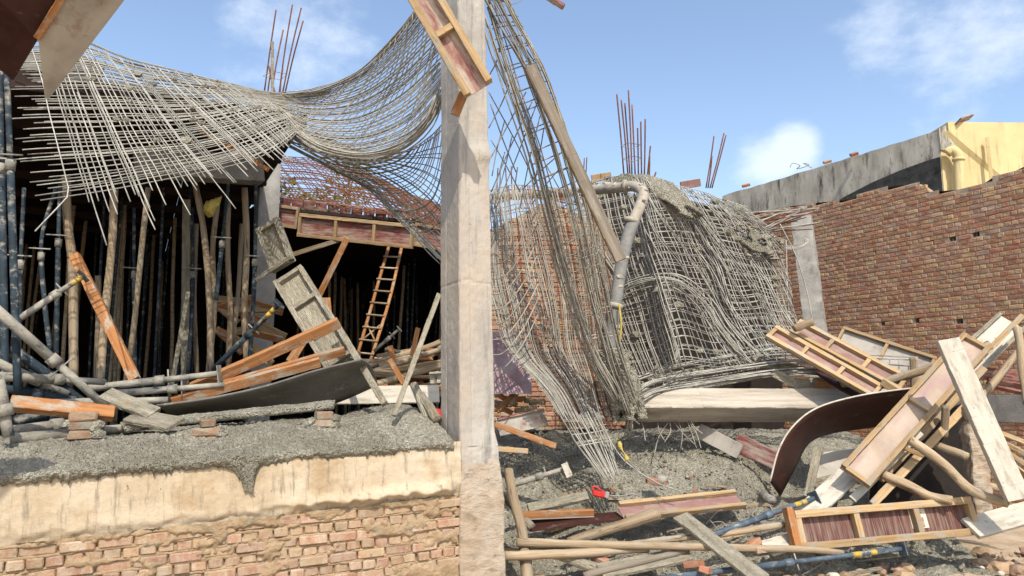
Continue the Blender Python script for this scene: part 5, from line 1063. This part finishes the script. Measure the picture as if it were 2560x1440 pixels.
brk = empty('steel_bracket', None, 'grey steel plate bracket fixed at the column left side', 'bracket'); beam('plate', P(1074, 945, 7.5), P(1108, 942, 7.5), .12, .01, M_steelc, brk); beam('lip', P(1074, 934, 7.47), P(1108, 931, 7.47), .05, .01, M_steelc, brk, face=(0, -.2, 1)); tube('painted_hole', [P(1090, 944, 7.48), P(1090, 944, 7.46)], .014, M_black, 10, brk)  # the hole is a black disc, its darkness painted on the plate
# props lying on the left
prop('lying_prop', P(-30, 755, 6.3), P(262, 1015, 6.9), .044, 'thick cement-coated tube slanting down from the left edge', mat=M_steelc, band=False, plate=0)
prop('lying_prop', P(30, 870, 6.9), P(215, 1010, 7.1), .045, 'dark tube slanting below the thick coated tube', band=False, plate=0)
prop('lying_prop', P(50, 796, 7.6), P(208, 690, 8.0), .035, 'cement-coated prop rising to the orange leaning beam', mat=M_steelc, plate=1)
prop('lying_prop', P(532, 925, 9.0), P(698, 760, 8.8), .034, 'blue prop with yellow bands bracing the caked tray', plate=1)
prop('lying_prop', P(215, 972, 7.6), P(548, 934, 7.8), .04, 'whitish coated prop lying level with a plate at its right end', mat=M_steelc, plate=1, band=False)
prop('lying_prop', P(270, 985, 7.3), P(560, 962, 7.6), .035, 'coated prop lying just below the level whitish one', mat=M_steelc, plate=0, band=False)
for k, (a, b, r, m_) in enumerate((((-10, 905, 6.6), (170, 985, 7.0), .04, M_steelc), ((-10, 940, 6.5), (260, 955, 7.3), .04, M_steelc), ((-20, 880, 6.9), (150, 990, 7.2), .045, M_steel), ((28, 1078, 6.05), (230, 1052, 6.6), .045, M_steelc), ((28, 1098, 5.95), (395, 1062, 6.75), .045, M_steelc), ((40, 1052, 6.2), (200, 1022, 6.7), .045, M_steel), ((-20, 965, 6.7), (190, 1000, 7.0), .04, M_steel), ((60, 1010, 6.8), (420, 1000, 7.3), .04, M_steelc))):
    prop('lying_prop', P(*a), P(*b), r, ('coated tube slanting down at the far left edge', 'coated tube lying level below the slanting tubes', 'dark tube crossing low at the left edge', 'upper whitish tube lying on the spilled concrete', 'lower whitish tube lying on the spilled concrete', 'dark tube lying above the whitish pair', 'dark tube almost hidden at the left edge', 'coated tube lying behind the orange beam')[k], mat=m_, band=False, plate=0, pin=False)
prop('lying_prop', P(-8, 950, 5.7), P(22, 1092, 5.75), .05, 'grey coated tube standing askew at the left frame edge', mat=M_steelc, band=False, plate=0, pin=False)
# planks on the wall top
sheet('caked_plank', Surf([[(300, 1062, 6.55), (450, 1045, 6.75), (640, 1025, 7.0), (838, 1006, 7.3)], [(310, 1075, 6.4), (460, 1055, 6.6), (650, 1036, 6.85), (835, 1017, 7.15)]]), 90, 14, .05, M_mortar, None, .014, 12, label='plank caked with concrete resting on two brick stacks', cat='plank')
beam('caked_plank', P(262, 985, 6.6), P(385, 1035, 6.5), .16, .04, M_greywood, face=(0, -.5, .8), label='short caked board tilted behind the far left beam', cat='plank')
beam('caked_plank', P(330, 1040, 6.5), P(440, 1062, 6.35), .2, .04, M_greywood, face=(0, -.4, .8), label='caked board end wedged at the left end of the long plank', cat='plank')
def stack(x, y, d, label, rows):
    p = P(x, y, d); M = Matrix.Rotation(A27, 4, 'Z'); M.translation = p; r = empty('brick_stack', M, label, 'brick stack')
    z = 0
    for row in rows:
        for (cx, L) in row:
            me = boxdata(cx-L/2, cx+L/2, -.06, .06, z, z+.07, .012, .006); me.materials.append(M_brickd); dobj('brick', me, r)
        z += .073
    for q in range(5):
        me = rockmesh(q+int(x), random.uniform(.03, .05)); me.materials.append(M_mortar); dobj('mortar_lump', me, r, Matrix.Translation((random.choice((-.1, .1))+random.uniform(-.02, .02), -.03, random.uniform(.0, .17))))
    return r
stack(513, 1112, 6.42, 'small stack of bricks under the left end of the caked plank', [[(-.062, .118), (.062, .118)], [(0, .235)], [(.01, .12)]])
stack(808, 1088, 6.95, 'small stack of bricks under the right end of the caked plank', [[(-.062, .118), (.062, .118)], [(0, .235)], [(.0, .15)]])
stack(205, 1098, 6.1, 'caked brick stack in shadow under the far left beam', [[(0, .2)], [(0, .2)], [(.0, .2)]])
# heap of timber inside the middle opening
for k in range(46):
    x = random.uniform(900, 1110); y = random.uniform(880, 990); d = 9.8+random.uniform(0, 1.4)+(990-y)*.012; a = P(x, y, d); L = random.uniform(.4, 1.3); an = random.gauss(.2, .5)
    b = a+Vector((math.cos(an)*L, random.uniform(-.3, .3), math.sin(an)*L*.45))
    beam('scrap_timber', a-(b-a)*.5, b-(b-a)*.5, random.uniform(.05, .11), random.uniform(.03, .06), (M_orange, M_pole, M_timber)[k % 3], roll=random.uniform(0, 90), label='scrap timber in the heap inside the middle opening', cat='timber', group='scrap timber heap inside the opening')
for k, (a, b) in enumerate((((880, 930, 11), (1100, 855, 11.4)), ((890, 945, 10.9), (1105, 872, 11.2)), ((940, 960, 10.4), (1100, 915, 10.8)))):
    pole('lying_pole', P(*a), P(*b), .05, .045, ('brown pole lying on top of the inner timber heap', 'brown pole just below the top one on the heap', 'lower brown pole on the inner timber heap')[k], bend=.02)
for k, (a, b) in enumerate((((975, 865, 10.2), (985, 905, 10.2)), ((1045, 820, 10.4), (1030, 890, 10.4)), ((975, 900, 10), (1010, 960, 9.8)), ((898, 880, 10.4), (890, 910, 10.4)))):
    beam('timber_upright', P(*a), P(*b), .07, .05, M_orange, label=('orange block standing on the inner heap, left', 'orange batten leaning on the inner heap by the column', 'orange batten sloping down the inner heap', 'small orange block at the ladder foot')[k], cat='timber')
prop('small_jack', P(935, 878, 11), P(998, 822, 11), .025, 'small grey jack with white plate lying at the ladder foot', mat=M_steelc, band=False)
for k in range(14):
    x = random.uniform(490, 640); a = P(x, random.uniform(740, 850), 11.4); an = random.uniform(-.9, .4); b = a+Vector((math.cos(an)*.6, .1, math.sin(an)*.5))
    beam('scrap_board', a, b, .12, .04, M_orange if k % 2 else M_timber, roll=random.uniform(-40, 40), label='orange board scrap heaped behind the standing poles', cat='board', group='board scraps behind the standing poles')
beam('mesh_batten', P(488, 318, 8.6), P(672, 425, 9.0), .06, .04, M_orange, label='orange batten poking through the hanging mat beside the back column', cat='batten')
# slab edge lumps behind the mat
for k, (x, y, wd) in enumerate(((75, 165, .5), (150, 150, .6), (215, 175, .4))):
    beam('concrete_patch', P(x-30, y, 8.6), P(x+40, y+20, 8.7), wd, .08, M_concrete, label=('concrete edge patch behind the mat, leftmost', 'concrete edge patch behind the mat, middle', 'concrete edge patch behind the mat, rightmost')[k], cat='concrete', group='concrete patches behind the mat')
for k, (x, y) in enumerate(((1502, 443), (1725, 460), (1395, 492))):
    beam('roof_board', P(x-24, y+4, 14), P(x+26, y-4, 14), .15, .05, (M_timber, M_pinkply, M_brickr)[k], bev=.006, label=('tan board on the far roof left of the mound peak', 'pink board heap on the far roof right of the mound peak', 'red bricks on the far roof under the pump pipe')[k], cat='board')
